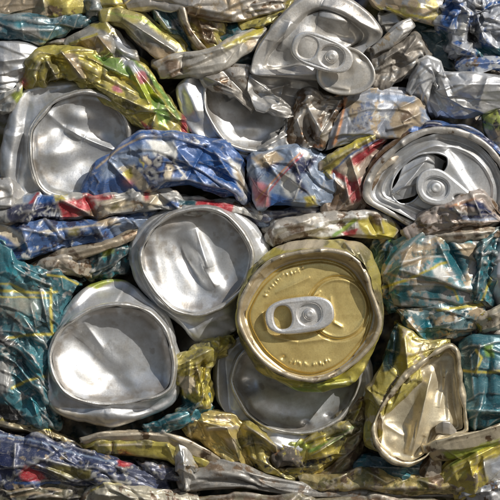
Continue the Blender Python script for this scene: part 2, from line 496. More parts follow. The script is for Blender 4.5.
# ---------------------------------------------------------------- materials
def metal(name, bare=(.80, .80, .79), rough=.30, ink_metal=.55, ink_rough=.36, bm=.72, tint=.22, gritty=.88, dirt=.45, dcol=(.15, .115, .08), brushed=0.25, scr=.35, bump=.20):
    m = bpy.data.materials.new(name); m.use_nodes = True
    nt = m.node_tree; N = nt.nodes; L = nt.links; N.clear()
    out = N.new('ShaderNodeOutputMaterial'); b = N.new('ShaderNodeBsdfPrincipled'); L.new(b.outputs[0], out.inputs[0])
    tc = N.new('ShaderNodeTexCoord'); oi = N.new('ShaderNodeObjectInfo')
    mp = N.new('ShaderNodeMapping'); mp.inputs['Scale'].default_value = (1 / S / 100,) * 3      # 1 unit = 100 px
    rv = N.new('ShaderNodeMath'); rv.operation = 'MULTIPLY'; rv.inputs[1].default_value = 97.0; L.new(oi.outputs['Random'], rv.inputs[0])
    L.new(tc.outputs['Object'], mp.inputs[0]); L.new(rv.outputs[0], mp.inputs['Location'])
    def noise(sc, det=5, ro=.6, stretch=None, dist=0.0):
        n = N.new('ShaderNodeTexNoise'); n.inputs['Scale'].default_value = sc; n.inputs['Detail'].default_value = det; n.inputs['Roughness'].default_value = ro
        n.inputs['Distortion'].default_value = dist
        if stretch:
            k = N.new('ShaderNodeMapping'); k.inputs['Scale'].default_value = stretch; k.inputs['Rotation'].default_value = (0, .6, 0)
            L.new(mp.outputs[0], k.inputs[0]); L.new(k.outputs[0], n.inputs[0])
        else: L.new(mp.outputs[0], n.inputs[0])
        return n.outputs[0]
    def ramp(s, lo, hi, a=0.0, z=1.0):
        r = N.new('ShaderNodeMapRange'); r.inputs[1].default_value = lo; r.inputs[2].default_value = hi; r.inputs[3].default_value = a; r.inputs[4].default_value = z
        r.interpolation_type = 'SMOOTHSTEP'
        L.new(s, r.inputs[0]); return r.outputs[0]
    def mth(op, a, c):
        k = N.new('ShaderNodeMath'); k.operation = op; k.use_clamp = False
        for i, v in enumerate((a, c)):
            if isinstance(v, (int, float)): k.inputs[i].default_value = v
            else: L.new(v, k.inputs[i])
        return k.outputs[0]
    def mixc(f, a, c):
        k = N.new('ShaderNodeMix'); k.data_type = 'RGBA'
        if isinstance(f, (int, float)): k.inputs[0].default_value = f
        else: L.new(f, k.inputs[0])
        for i, v in ((6, a), (7, c)):
            if isinstance(v, tuple): k.inputs[i].default_value = v + (1,)
            else: L.new(v, k.inputs[i])
        return k.outputs[2]
    at = N.new('ShaderNodeAttribute'); at.attribute_name = 'ink'; at.attribute_type = 'GEOMETRY'
    big, mid, finn = noise(1.6, 6, .62, dist=.4), noise(6, 6, .65), noise(28, 4, .6)
    scrA, scrB = noise(9, 4, .7, (1, 1, 14)), noise(10, 4, .7, (13, 1, 1))
    # bare metal: slightly uneven tarnish
    tarn = ramp(mid, .35, .75)
    bcol = mixc(tarn, bare, tuple(c * k for c, k in zip(bare, (.74, .70, .64))))
    # ink, scuffed through by scratches and specks
    scuff = mth('MAXIMUM', ramp(scrA, .60, .70), ramp(mth('ADD', mth('MULTIPLY', mid, .6), mth('MULTIPLY', finn, .5)), .60, .72))
    scuff = mth('MULTIPLY', scuff, scr * 1.6)
    cov = mth('MULTIPLY', at.outputs['Alpha'], mth('SUBTRACT', 1.0, scuff))
    icol = mixc(ramp(big, .35, .7), at.outputs['Color'], mixc(tint, at.outputs['Color'], (.28, .26, .225)))
    col = mixc(cov, bcol, icol)
    met = mth('SUBTRACT', bm, mth('MULTIPLY', cov, bm - ink_metal))
    ro = mth('ADD', rough, mth('MULTIPLY', mth('SUBTRACT', mid, .5), .35))
    ro = mth('ADD', ro, mth('MULTIPLY', mth('SUBTRACT', scrB, .5), .25))
    ro = mth('ADD', ro, mth('MULTIPLY', cov, ink_rough - rough))
    grit = noise(70, 3, .7)
    gr = N.new('ShaderNodeMix'); gr.data_type = 'RGBA'; gr.blend_type = 'MULTIPLY'; gr.inputs[0].default_value = 1.0
    L.new(col, gr.inputs[6]); gm = ramp(mth('ADD', mth('MULTIPLY', grit, .6), mth('MULTIPLY', finn, .4)), .36, .60, gritty, 1.03)
    L.new(gm, gr.inputs[7]); col = gr.outputs[2]
    # fine scratches
    sA, sB, sC = noise(16, 3, .6, (1, 1, 30)), noise(14, 3, .6, (26, 1, 3)), noise(12, 2, .6, (3, 1, 24))
    sx = mth('MAXIMUM', mth('MAXIMUM', ramp(sA, .66, .70), ramp(sB, .67, .71)), ramp(sC, .68, .72))
    col = mixc(mth('MULTIPLY', sx, .35), col, (.62, .61, .58))
    ro = mth('ADD', ro, mth('MULTIPLY', mth('SUBTRACT', grit, .5), .3))
    # dirt and oxide in patches and specks
    dm = mth('ADD', mth('MULTIPLY', big, .62), mth('MULTIPLY', finn, .42))
    dm = ramp(dm, .735 - .30 * dirt, .90 - .30 * dirt)
    drip = noise(5, 4, .6, (1.6, 1.6, .35))
    dm = mth('MAXIMUM', dm, mth('MULTIPLY', ramp(drip, .62, .74), .4))
    dm = mth('MULTIPLY', dm, mth('ADD', .35, mth('MULTIPLY', oi.outputs['Random'], .85)))
    dm = mth('MINIMUM', mth('MULTIPLY', dm, min(1.0, .45 + .5 * dirt)), 1.0)
    dcl = mixc(ramp(mid, .4, .65), dcol, tuple(min(1, c * 2.4) for c in dcol))
    col = mixc(dm, col, dcl)
    met = mth('MULTIPLY', met, mth('SUBTRACT', 1.0, mth('MULTIPLY', dm, .9)))
    ro = mth('ADD', ro, mth('MULTIPLY', dm, .42))
    L.new(col, b.inputs['Base Color']); L.new(met, b.inputs['Metallic']); L.new(ro, b.inputs['Roughness'])
    bp = N.new('ShaderNodeBump'); bp.inputs['Strength'].default_value = bump; bp.inputs['Distance'].default_value = .0006
    L.new(mth('ADD', mth('ADD', mth('MULTIPLY', finn, .5), mth('MULTIPLY', mid, .9)), mth('ADD', mth('ADD', mth('MULTIPLY', scrB, brushed), mth('MULTIPLY', sx, -.25)), mth('MULTIPLY', dm, .5))), bp.inputs['Height'])
    L.new(bp.outputs[0], b.inputs['Normal'])
    return m

def flat(name, col, rough=.5, metallic=0.0):
    """plain ink or small plain part, with a little unevenness"""
    m = bpy.data.materials.new(name); m.use_nodes = True
    nt = m.node_tree; b = nt.nodes['Principled BSDF']; L = nt.links
    tc = nt.nodes.new('ShaderNodeTexCoord'); n = nt.nodes.new('ShaderNodeTexNoise'); n.inputs['Scale'].default_value = 300; n.inputs['Detail'].default_value = 4
    L.new(tc.outputs['Object'], n.inputs[0])
    mx = nt.nodes.new('ShaderNodeMix'); mx.data_type = 'RGBA'; mx.inputs[6].default_value = tuple(col) + (1,); mx.inputs[7].default_value = tuple(c * .55 + .06 for c in col) + (1,)
    mr = nt.nodes.new('ShaderNodeMapRange'); mr.inputs[1].default_value = .45; mr.inputs[2].default_value = .7; L.new(n.outputs[0], mr.inputs[0]); L.new(mr.outputs[0], mx.inputs[0])
    L.new(mx.outputs[2], b.inputs['Base Color']); b.inputs['Roughness'].default_value = rough; b.inputs['Metallic'].default_value = metallic
    return m
# ================================================================ materials
M_SIL = metal('bare_aluminium', (.66, .675, .695), .43, dirt=.36, dcol=(.15, .13, .105), bm=.66, gritty=.95, bump=.12)
M_DUL = metal('dull_aluminium', (.56, .55, .53), .40, dirt=.48, bm=.58, gritty=.92, bump=.15)
M_RIM = metal('bare_rim', (.72, .71, .68), .34, dirt=.42, dcol=(.16, .12, .08), bm=.65)
M_LIP = metal('scuffed_seam_metal', (.60, .53, .42), .38, dirt=.36, dcol=(.17, .12, .075), bm=.5)
M_GLD = metal('gold_lacquered_lid', (.74, .585, .235), .33, dirt=.34, dcol=(.18, .12, .05), bm=.55, gritty=.93, bump=.14)
M_CRM = metal('cream_lacquered_lid', (.74, .66, .48), .36, dirt=.44, dcol=(.12, .09, .055), bm=.52, gritty=.93)
M_GOP = metal('gold_green_printed_sheet', (.56, .52, .42), .34, ink_metal=.42, tint=.34, ink_rough=.36, dirt=.52, dcol=(.13, .10, .06), scr=.30, bm=.5)
M_BLU = metal('blue_printed_sheet', (.60, .59, .57), .40, ink_metal=.10, ink_rough=.38, tint=.14, dirt=.36, dcol=(.14, .11, .085), scr=.26, bm=.5)
M_TEA = metal('teal_printed_sheet', (.56, .54, .50), .38, ink_metal=.12, ink_rough=.32, tint=.14, dirt=.36, dcol=(.16, .12, .085), scr=.16, bm=.5)
M_MIX = metal('worn_printed_sheet', (.54, .52, .48), .42, ink_metal=.14, ink_rough=.44, dirt=.58, dcol=(.14, .11, .08), scr=.34, bm=.48)
M_TAB = metal('pull_tab_metal', (.80, .80, .80), .32, dirt=.16, brushed=.1, bm=.6)
M_DRT = metal('earthy_rusted_scrap', (.36, .33, .29), .6, dirt=.9, dcol=(.06, .05, .04), bm=.3)
M_IBL = flat('blue_ink', (.02, .05, .30)); M_IBK = flat('dark_ink', (.02, .02, .04)); M_IWH = flat('white_ink', (.72, .72, .68)); M_ISL = flat('silver_ink', (.55, .56, .54), .4, .3)

# ================================================================ makers
def can_bottom(label, c, rim, outer, bowl=20, bump='', bodybump='', amp=1.6, mat=M_SIL, body=None, base='GRY', cov=0.0, ink='', lip=M_RIM, shallow=0, dishamp=.5, wide=.62, back=40):
    SEED[0] += 13
    R, O = pts(rim), pts(outer); rd = R[:, 2].mean()
    t = thing('crushed_can', label, 'can', c[0], c[1], rd)
    bl = [sca(O, c, .90) - [0, 0, back], sca(O, c, 1.0) - [0, 0, 9], off(O, c, -3)]
    n = 60
    a, b = polar(off(O, c, -3), c, n), polar(off(R, c, 5 * wide, -7), c, n)
    bl += [a * .5 + b * .5 + [0, 0, -2.5], b, off(R, c, 2 * wide, -5)]
    G = ring(bl, c); G = dents(G, bodybump)
    G = crumple(G, amp, 22, SEED[0], True)
    B = PAL[base] if isinstance(base, str) else base
    sheet('body', G, body or mat, t, paint(G, B, cov, ink, .4, SEED[0], True), True)
    w = wide
    rl = [off(R, c, 5.2 * w, -8), off(R, c, 4.0 * w, -3), off(R, c, 2 * w, -.6), off(R, c, 0, 0), off(R, c, -2 * w, -1.2), off(R, c, -3.4 * w, -4.5), off(R, c, -4 * w, -8)]
    G = ring(rl, c, step=.8); G = dents(G, bump)
    G = crumple(G, .7, 14, SEED[0] + 1, True)
    bs = None
    rm = sheet('rim', G, lip, None, paint(G, B, 0, '', 0, SEED[0], True), True)
    dl = [off(R, c, -3.2 * w, -4), off(R, c, -4.6 * w, -9)]
    for f, dd in ((.86, .62), (.68, .86), (.45, .97), (.2, 1.0)):
        q = sca(R, c, f); q[:, 2] = rd - bowl * dd + (R[:, 2] - rd) * f; dl.append(q)
    G = ring(dl, c, close=rd - bowl); G = dents(G, bump)
    G = crumple(G, dishamp, 30, SEED[0] + 2, True, soft=4)
    vi = np.linspace(0, 1, G.shape[0])[:, None] + 0 * G[..., 0]          # dried residue ringing the bowl just inside the rim
    st = np.clip((.20 - abs(vi - .14)) / .12, 0, 1) * np.clip((fbm(G, 16, SEED[0] + 5, 4) - .42) / .12, 0, 1) * .75
    st = np.maximum(st * .8, .45 * np.clip((fbm(G, 9, SEED[0] + 6, 5) - .66) / .09, 0, 1))
    pc = paint(G, (.27, .215, .155), 0, '', 0, SEED[0], True); pc[..., 3] = st
    bs = sheet('base', G, mat, t, pc, True)
    # the rim belongs to the base
    me = rm.data; off_ = np.array(rm['origin']) - np.array(t['origin'])
    co = np.empty(len(me.vertices) * 3, np.float32); me.vertices.foreach_get('co', co)
    me.vertices.foreach_set('co', (co.reshape(-1, 3) + off_).astype(np.float32).ravel()); me.update()
    rm.location = (0, 0, 0); rm.parent = bs; rm['origin'] = t['origin']
    return t, G

def curve_mesh(name, loops, thick, bevel, mat, parent, place):
    """a flat plate with holes and rounded edges; place maps plate coordinates (n,3) to photo pixels"""
    cu = bpy.data.curves.new(name, 'CURVE'); cu.dimensions = '2D'; cu.fill_mode = 'BOTH'; cu.extrude = thick; cu.bevel_depth = bevel; cu.bevel_resolution = 4
    for lp in loops:
        s = cu.splines.new('POLY'); s.points.add(len(lp) - 1); s.use_cyclic_u = True
        for p, (x, y) in zip(s.points, lp): p.co = (x, y, 0, 1)
    ob = bpy.data.objects.new(name, cu); C.objects.link(ob); bpy.context.view_layer.update()
    me = bpy.data.meshes.new_from_object(ob.evaluated_get(bpy.context.evaluated_depsgraph_get()))
    bpy.data.objects.remove(ob); bpy.data.curves.remove(cu)
    v = np.array([q.co[:] for q in me.vertices]); w = W(place(v)) - np.array(parent['origin'])
    me.vertices.foreach_set('co', w.astype(np.float32).ravel())
    me.materials.clear(); me.materials.append(mat)
    me.polygons.foreach_set('use_smooth', np.ones(len(me.polygons), bool))
    at = me.attributes.new('ink', 'FLOAT_COLOR', 'POINT'); at.data.foreach_set('color', np.zeros(len(me.vertices) * 4, np.float32))
    me.set_sharp_from_angle(angle=math.radians(50)) if hasattr(me, 'set_sharp_from_angle') else None
    me.update()
    o = bpy.data.objects.new(name, me); C.objects.link(o); o.parent = parent; o['origin'] = parent['origin']
    return o

def sup(cx, cy, a, b, p=2.6, n=56, taper=0.0):
    out = []
    for i in range(n):
        t = 2 * math.pi * i / n; co, si = math.cos(t), math.sin(t)
        x = a * math.copysign(abs(co) ** (2 / p), co); y = b * math.copysign(abs(si) ** (2 / p), si)
        out.append((cx + x, cy + y * (1 + taper * x / a)))
    return out

def pull_tab(parent, x, y, ang, L, Wd, d, finger, rivet, tilt=(0, 0), taper=0.0, mat=M_TAB, bend=0.0):
    """finger, rivet: (x offset, half length, half width) of the two openings"""
    a = math.radians(ang)
    def place(v):
        u, w = v[:, 0], -v[:, 1]
        q = np.stack([x + u * math.cos(a) - w * math.sin(a), y + u * math.sin(a) + w * math.cos(a), d + v[:, 2] + u * tilt[0] + w * tilt[1] + bend * (u / L) ** 2], -1)
        return q
    b = 2.3
    loops = [sup(0, 0, L - b, Wd - b, 2.7, taper=taper), sup(finger[0], 0, finger[1] + b, finger[2] + b, 2.3), sup(rivet[0], 0, rivet[1] + b, rivet[2] + b, 2.2)]
    tb = curve_mesh('tab', loops, .5, b, mat, parent, place)
    pl = curve_mesh('rivet_plate', [sup(rivet[0] - 1, 0, rivet[1] + 3, rivet[2] + 2)], .3, .8, mat, parent, lambda v: place(v) - [0, 0, 2.6]); pl.parent = tb
    # rivet: a low turned button
    prof = [(7.0, -2.2), (6.6, .2), (5.6, 1.2), (4.9, 1.3), (4.4, 3.4), (3.4, 4.2), (1.6, 4.0), (.05, 3.8)]
    T = np.linspace(0, 2 * math.pi, 32, endpoint=False)
    k = min(1.0, rivet[2] / 9.0)
    V = np.array([[(rivet[0] + r * k * math.cos(t), r * k * math.sin(t), h) for t in T] for r, h in prof])
    P = place(V.reshape(-1, 3)).reshape(V.shape)
    rv = sheet('rivet', P, mat, parent, None, True); rv.parent = tb
    return tb

# ================================================================ the cans: big ends
# --- silver can bottom, centre
t30, _ = can_bottom('silver can bottom with an S-shaped dent, touching the gold lid', (199, 262),
    '141,254,19 147,238,20 156,226,20 176,213,20 204,208,20 226,215,20 243,233,19 252,252,18 250,270,17 243,287,17 226,304,17 210,312,18 194,315,18 173,309,19 156,292,20 144,272,20',
    '128,262,4 130,240,4 146,221,6 174,206,6 212,203,5 240,212,3 262,232,0 272,250,-4 268,272,-8 258,290,-8 240,318,-6 236,332,-4 214,341,-2 196,340,-2 180,326,2 160,312,4 138,288,6',
    bowl=19, bump='''b 193 240 9 16 -20 5
b 205 262 7 17 -25 7
b 187 262 6 22 -28 -5
b 215 284 12 8 40 5
b 228 250 10 22 10 3
b 158 262 7 26 -14 5
b 178 226 20 5 -10 3
r 196 228 208 268 3 3
r 200 264 216 288 3 2.5''', bodybump='''b 190 332 14 8 0 5
r 236 310 196 330 4 3
b 262 262 8 24 20 4''')
# --- silver can bottom, left
t31, _ = can_bottom('largest silver can bottom with a creased bowl, beside the teal can', (112, 354),
    '50,356,23 56,338,23 64,327,23 76,318,23 92,309,22 110,305,22 132,306,21 150,313,20 164,328,19 171,347,18 174,366,18 171,385,19 162,394,20 148,399,21 124,403,22 100,404,22 80,400,23 64,391,23 54,376,23',
    '44,372,8 46,350,8 54,328,8 66,306,8 80,291,6 96,281,2 112,277,-2 128,280,-2 146,297,2 166,312,4 176,334,4 180,360,4 179,390,4 173,404,4 160,412,6 138,419,7 114,426,8 80,422,8 55,412,8 45,396,8',
    bowl=23, bump='''f 72 328 142 398 2.2 -7.5 50
b 80 372 22 20 40 6
b 148 392 14 10 -30 4
b 118 372 9 7 0 -3
r 84 322 104 350 3 2''', bodybump='''b 110 415 40 5 3 5
b 108 288 20 6 -10 -5
b 75 304 12 6 -45 4
r 60 408 150 408 3 -3
r 130 285 165 318 3 4''', base='CRM', cov=0, ink='p LIM 1.2 84,286 92,276 104,264 124,264 134,272 131,283 120,281 108,285 96,289\np CRM 2 46,404 80,414 120,420 100,428 60,420')
# --- silver can bottom, upper left
t17, _ = can_bottom('silver can bottom with a wide funnel collar under the yellow green sheet', (82, 147),
    '31,134,14 35,124,14 42,115,14 52,104,14 62,98,14 84,92,13 106,97,12 121,112,10 128,128,9 127,150,7 121,168,6 110,184,6 96,194,7 78,199,8 60,198,10 46,193,12 37,182,13 31,160,14',
    '1,162,2 4,138,2 8,116,2 16,98,2 30,86,0 50,80,-2 76,79,-4 100,90,-6 118,104,-8 140,118,-10 148,134,-12 142,165,-12 124,196,-10 84,212,-4 50,208,0 24,200,2 6,188,2',
    bowl=15, bump='''b 52 154 20 13 -5 9
b 40 160 12 30 5 -2
r 66 128 84 138 2.5 7
r 84 138 114 150 3 6
b 78 118 13 10 20 5
b 104 132 12 16 0 -6
b 62 126 10 8 0 -6
b 80 182 26 9 0 3
b 88 160 14 9 0 -3
r 46 112 70 132 3 3''', bodybump='''b 22 150 4 40 8 -7
b 12 150 5 44 8 4
b 60 86 26 4 -6 3''', dishamp=.9)
# --- silver can bottom under the gold lid
t37, _ = can_bottom('silver can bottom half hidden in shade beneath the gold lid', (296, 384),
    '232,378,4 240,356,3 262,340,0 300,332,-4 338,340,-3 356,360,0 360,382,2 352,403,4 339,420,6 318,431,8 296,434,9 268,428,9 249,416,8 240,402,7 234,390,5',
    '213,376,-2 218,352,-2 240,334,-6 290,322,-12 340,330,-10 366,350,-6 374,384,-6 366,416,-4 348,440,0 318,452,4 288,456,4 258,446,4 236,430,4 221,412,2 214,396,0',
    bowl=27, bump='''b 247 387 6 6 0 -7
b 306 425 4 3 0 -5
b 329 417 4 3 0 -4
b 280 405 30 12 10 3
b 262 392 14 20 10 3''', bodybump='''b 219 380 5 34 0 6
r 225 360 230 412 3 -4
b 290 445 30 6 0 4
r 268 440 288 452 3 4''', body=M_SIL)
# --- silver can bottom, upper middle
t18, _ = can_bottom('silver can bottom tipped back, showing a thick curved wall above the blue can', (248, 116),
    '205,98,6 207,84,2 220,76,-4 244,74,-8 266,82,-10 284,102,-8 288,126,-4 280,140,0 262,150,4 244,149,7 230,144,8 220,135,9 212,122,9 206,110,8',
    '177,100,0 176,88,0 184,77,-2 196,75,-3 216,68,-8 246,64,-12 276,74,-14 296,100,-14 300,130,-10 290,150,-6 262,160,0 244,158,2 226,154,4 206,146,4 190,132,2 181,116,0',
    bowl=19, bump='''b 244 128 18 8 0 5
r 212 84 238 96 4 5
r 216 74 230 100 4 -4
b 258 112 14 10 0 -4''', bodybump='''b 194 100 8 26 -14 9
r 203 84 222 138 4 4
r 184 84 200 120 3 3
b 226 82 12 6 0 3''')

# --- the gold can
g = (308, 315)
t32 = thing('crushed_can', 'gold can lying end on with an unopened lid and a pale pull tab', 'can', g[0], g[1], 30)
RO = pts('310,250,35 290,253,34 274,258,33 260,268,32 250,281,31 241,298,30 238,314,28 240,328,28 246,340,28 256,355,28 268,366,29 282,374,30 297,379,31 312,381,31 324,379,31 340,373,30 353,364,29 364,354,29 373,343,29 379,330,30 380,318,31 376,303,32 371,290,33 368,278,34 363,266,35 355,258,35 344,252,36 328,249,36')
PI_ = pts('297,263 319,260 336,263 350,271 361,286 368,300 371,314 368,328 362,341 346,360 332,369 316,374 302,374 288,370 276,362 264,351 255,338 249,324 248,312 254,297 264,282 280,269', 22)
BO = pts('308,240,12 285,243,14 266,254,14 250,270,12 240,292,10 237,315,8 240,338,8 249,356,8 262,372,10 280,383,12 300,390,14 330,389,14 350,383,14 364,368,14 374,350,12 382,326,10 381,300,10 378,275,12 370,252,12 352,241,12 330,239,12')
G = ring([sca(BO, g, .93) - [0, 0, 46], BO - [0, 0, 10], BO, off(RO, g, 3.5, -10), off(RO, g, 1.2, -6)], g)
G = dents(G, '''r 280 236 340 240 3 5
r 343 240 356 256 2.5 8
r 330 238 345 250 2 -5
r 356 246 372 280 2.5 7
r 364 268 380 290 3 -5
r 262 374 300 386 3 4
b 330 384 24 4 -8 5
b 365 372 6 10 40 5
r 300 384 350 378 2 -4''')
G = crumple(G, 1.3, 14, 21, True)
sheet('body', G, M_GOP, t32, paint(G, PAL['YEL'], .9, '''n OLI 20 .55
l GRN 1.6 262,376 290,388 320,391
p CRM 1.5 270,246 300,238 325,240 322,248 285,250
g CRM 352 244 14 7 .8
g LIM 330 386 40 8 .6
g BRN 376 300 5 14 .6''', .4, 21, True), True)
rm = [off(RO, g, .8, -12), off(RO, g, 1.2, -4), off(RO, g, .5, -.6), off(RO, g, -1.2, .2), off(RO, g, -3.2, -.6), off(RO, g, -4.2, -3)]
PA = off(PI_, g, 2.6)
G = ring([*rm, *[polar(off(RO, g, -4.8, -7), g, 90) * .5 + polar(off(PA, g, .8, 3), g, 90) * .5], off(PA, g, .8, 0), off(PA, g, -1.2, -1)], g, step=.8)
G = dents(G, '''r 250 285 262 275 2 -3
r 272 262 282 256 2 2.5
r 320 248 322 260 1.6 2.5
r 244 312 250 318 2 -3
r 361 262 366 272 2 -3
r 374 330 366 340 2 2.5
r 330 378 340 370 2 -2''')
G = crumple(G, .5, 12, 22, True)
rim32 = sheet('rim', G, M_LIP, t32, paint(G, (.56, .46, .26), .5, 'n BRN 7 .72', .5, 22, True), True)
PL = PA.copy(); PL[:, 2] = 21
G = ring([off(PL, g, -.4, -.4), off(PL, g, -2.5, -3.5), off(PL, g, -4.5, -3.2), off(PL, g, -6, 0), sca(PL, g, .7, 21.6), sca(PL, g, .35, 21.8)], g, step=.7, close=21.8)
GL = dents(G, '''o 338 308 30.5 1.3 -2.2 1.03
o 338 308 27.5 1.5 .9 1.03
b 336 308 20 20 0 -1.2
t 292 318 34 21 -7 -1.8 .08
r 272 336 298 342 1.4 1.6
r 262 312 266 330 1.4 1.6
r 298 342 330 338 1.4 1.2
r 275 293 310 277 1.4 1.3
r 310 298 321 291 1.2 1.2
r 333 322 342 327 1.2 1.6
r 330 296 333 322 1.2 1.4
b 283 357 2.4 2.4 0 -1.8
b 345 335 14 10 0 1.5''')
rge = random.Random(8)
for (n_, a0, a1, rad, hh) in ((13, -152, -98, 49, 3.6), (13, 112, 66, 48, 3.6)):      # two rows of small stamped characters, too worn to read
    for k in range(n_):
        th = math.radians(a0 + (a1 - a0) * k / (n_ - 1))
        for _ in range(3):
            q = []
            for _ in range(2):
                r_, da = rad + rge.choice((-.5, 0, .5)) * hh, rge.choice((-.5, 0, .5)) * 2.2 / rad
                q.append((g[0] + 1 + r_ * math.cos(th + da) * 1.02, g[1] + 2 + r_ * math.sin(th + da) * .98))
            GL = dents(GL, 'r %f %f %f %f .55 .55' % (*q[0], *q[1]))
GL = crumple(GL, .35, 26, 23, True, soft=2)
lid = sheet('lid', GL, M_GLD, t32, paint(GL, PAL['GOL'], 0, '', 0, 23, True), True)
rim32.parent = lid
pull_tab(t32, 299.5, 315, -7, 34.5, 18.2, 28, (-17, 8.8, 11.5), (10, 11.5, 10.5), tilt=(-.01, .0), bend=1.0)
# --- silver can end with raised tab, top
c10 = (314, 44)
t10 = thing('crushed_can', 'bare silver can end with a tipped-up tab and round flap, crumpled below', 'can', c10[0], c10[1], 18)
R = pts('251,71,14 253,60,14 258,50,14 266,37,14 279,20,14 296,4,12 312,-4,10 330,-6,8 352,2,9 370,16,10 381,32,8 377,42,5 366,50,3 352,66,2 338,80,4 318,79,8 292,77,12 268,76,14 256,75,14')
G = ring([sca(R, c10, .96) - [0, 0, 40], off(R, c10, 1.5, -10), off(R, c10, 1.5, -3), R, off(R, c10, -4, -.5), off(R, c10, -12, -2), off(R, c10, -15.5, -7), off(R, c10, -18, -11), sca(R, c10, .62, 3), sca(R, c10, .3, 4)], c10, close=4)
G = dents(G, '''r 322 5 380 32 5 6
r 318 16 350 22 6 7
b 346 38 16 9 15 -8
b 300 36 14 20 30 5
r 290 22 280 50 3 4
b 284 60 9 12 20 -6
r 258 74 316 75 2 4
b 330 8 22 8 10 4
r 268 40 262 66 2.5 -2.5''')
G = crumple(G, 1.1, 26, 31, True)
lid10 = sheet('lid', G, M_DUL, t10, paint(G, PAL['GRY'], 0, '', 0, 31, True), True)
o, _ = can('', '''250,74,11 262,76,12 280,77,10 300,78,6 318,80,0
248,82,9 264,85,6 284,87,2 304,90,-4 318,92,-8
248,91,12 262,93,1 280,94,-3 300,98,-8 314,102,-10
252,102,8 268,104,9 284,108,2 294,110,-4 302,112,-8
258,110,2 272,114,4 286,118,3 294,116,-2 300,118,-8''', M_DUL, cov=0, pleat=.6, bump='''r 249 76 292 108 2.5 7
r 252 88 270 106 2 -4
r 262 92 290 84 1.6 4
r 284 84 279 104 1.6 3
r 270 108 288 116 2 4''', amp=1.3, size=16, parent=t10, name='body')
F = [(346 + 29 * math.cos(a) + 3 * math.sin(2 * a), 71 + 24.5 * math.sin(a), 20 + 3 * math.cos(a - .6)) for a in np.linspace(0, 2 * math.pi, 28, endpoint=False)]
F = np.array(F); fc = (346, 71)
G = ring([sca(F, fc, .86) - [0, 0, 12], off(F, fc, -1.5, -3.5), F, off(F, fc, -2, .6), off(F, fc, -5, -.6), sca(F, fc, .6) , sca(F, fc, .3)], fc, step=.8, close=19)
G = dents(G, 'b 362 60 5 3 20 -2\nb 352 74 16 12 0 -2\nr 330 86 350 90 2 1.5')
sheet('flap', G, M_DUL, t10, paint(G, PAL['CRM'], .25, '', 0, 32, True), True)
pull_tab(t10, 322, 53, 20, 32, 17, 33, (-15.5, 9.5, 10.5), (10.5, 12, 10.5), tilt=(.03, -.12), taper=-.08, mat=metal('weathered_tab_metal', (.86, .85, .83), .30, dirt=.2, bm=.5), bend=-2)

# --- silver can end with open mouth, right
c23 = (438, 184)
t23 = thing('crushed_can', 'silver can end with its mouth torn open and tab bent, in a blue body', 'can', c23[0], c23[1], 18)
R = pts('363,194,15 365,182,16 373,167,17 385,154,18 398,143,19 412,134,20 434,127,20 458,129,20 478,137,19 492,148,18 504,164,16 512,186,13 510,206,8 498,224,2 474,236,-2 446,238,-2 418,230,2 396,219,8 376,208,12 367,202,14')
B_ = off(R, c23, 5, -12)
G = ring([sca(B_, c23, .95) - [0, 0, 40], B_ - [0, 0, 10], B_, off(R, c23, 2.5, -10), off(R, c23, .5, -8)], c23)
G = dents(G, 'r 424 122 480 128 3 6\nb 470 126 20 6 20 5')
G = crumple(G, 2.0, 16, 41, True)
sheet('body', G, M_BLU, t23, paint(G, PAL['BLU'], .95, 'p BRN 2 350,230 350,170 385,145 408,130 415,138 380,170 370,215\nn NAV 14 .55', .5, 41, True), True)
G = ring([off(R, c23, .6, -12), off(R, c23, .8, -3), off(R, c23, 0, -.4), off(R, c23, -2.5, .2), off(R, c23, -5.5, -.6), off(R, c23, -6.2, -2), off(R, c23, -7.5, -9)], c23, step=.8)
G = dents(G, 'r 400 140 406 150 3 2\nr 366 180 374 186 3 2\nr 470 132 466 142 3 -2')
G = crumple(G, .7, 14, 42, True)
rim23 = sheet('rim', G, M_DUL, t23, paint(G, PAL['TAN'], .12, 'n BRN 9 .66', .4, 42, True), True)
Rp = R.copy(); Rp[:, 2] = R[:, 2] * .35 + 2
G = ring([off(Rp, c23, -7, 3), off(Rp, c23, -9, -1), off(Rp, c23, -13, -3), off(Rp, c23, -16, 0), off(Rp, c23, -19, 2), off(Rp, c23, -22, 0), sca(Rp, c23, .55, 7), sca(Rp, c23, .3, 7)], c23, step=.42, close=7)
G = dents(G, '''f 447 150 478 196 1.6 7 40
b 478 168 16 20 30 4
r 388 196 396 168 2 2
b 410 214 16 6 20 3
r 447 150 462 170 1.5 2''')
GH = crumple(G, .5, 26, 43, True)
HOLE = '391,190 393,180 399,170 408,161 418,155 427,153 438,153 447,157 448,165 444,172 436,172 430,178 424,186 418,197 410,203 401,204 394,199'
lid23 = sheet('lid', GH, M_SIL, t23, paint(GH, PAL['GRY'], 0, '', 0, 43, True), True, hole=HOLE)
rim23.parent = lid23
pp = piping('mouth_edge', HOLE, GH, 1.1, M_SIL, t23); pp.parent = lid23
o, _ = can('', '''405,164,5 417,156,5 428,152,5 435,155,4 444,160,0
399,178,8 413,168,8 425,162,8 434,167,6 441,172,0
393,190,10 405,184,11 417,176,10 426,176,8 433,178,2
395,200,11 405,199,12 415,196,11 422,190,7 427,186,1''', M_SIL, cov=0, amp=.6, size=14, parent=t23, name='mouth_flap', back=6, bump='r 398 194 428 158 2.5 4\nr 410 196 412 186 1.5 2')
a23 = math.radians(14)
tl = [(-20, -2), (-18, -11), (-12, -17), (-3, -19), (6, -17), (18, -11), (32, -4), (41, 1), (44, 6), (40, 10), (28, 12), (12, 15), (0, 17), (-10, 15), (-17, 8)]
tl = spl(np.array(tl, float), np.linspace(0, len(tl), 70, endpoint=False), closed=True)
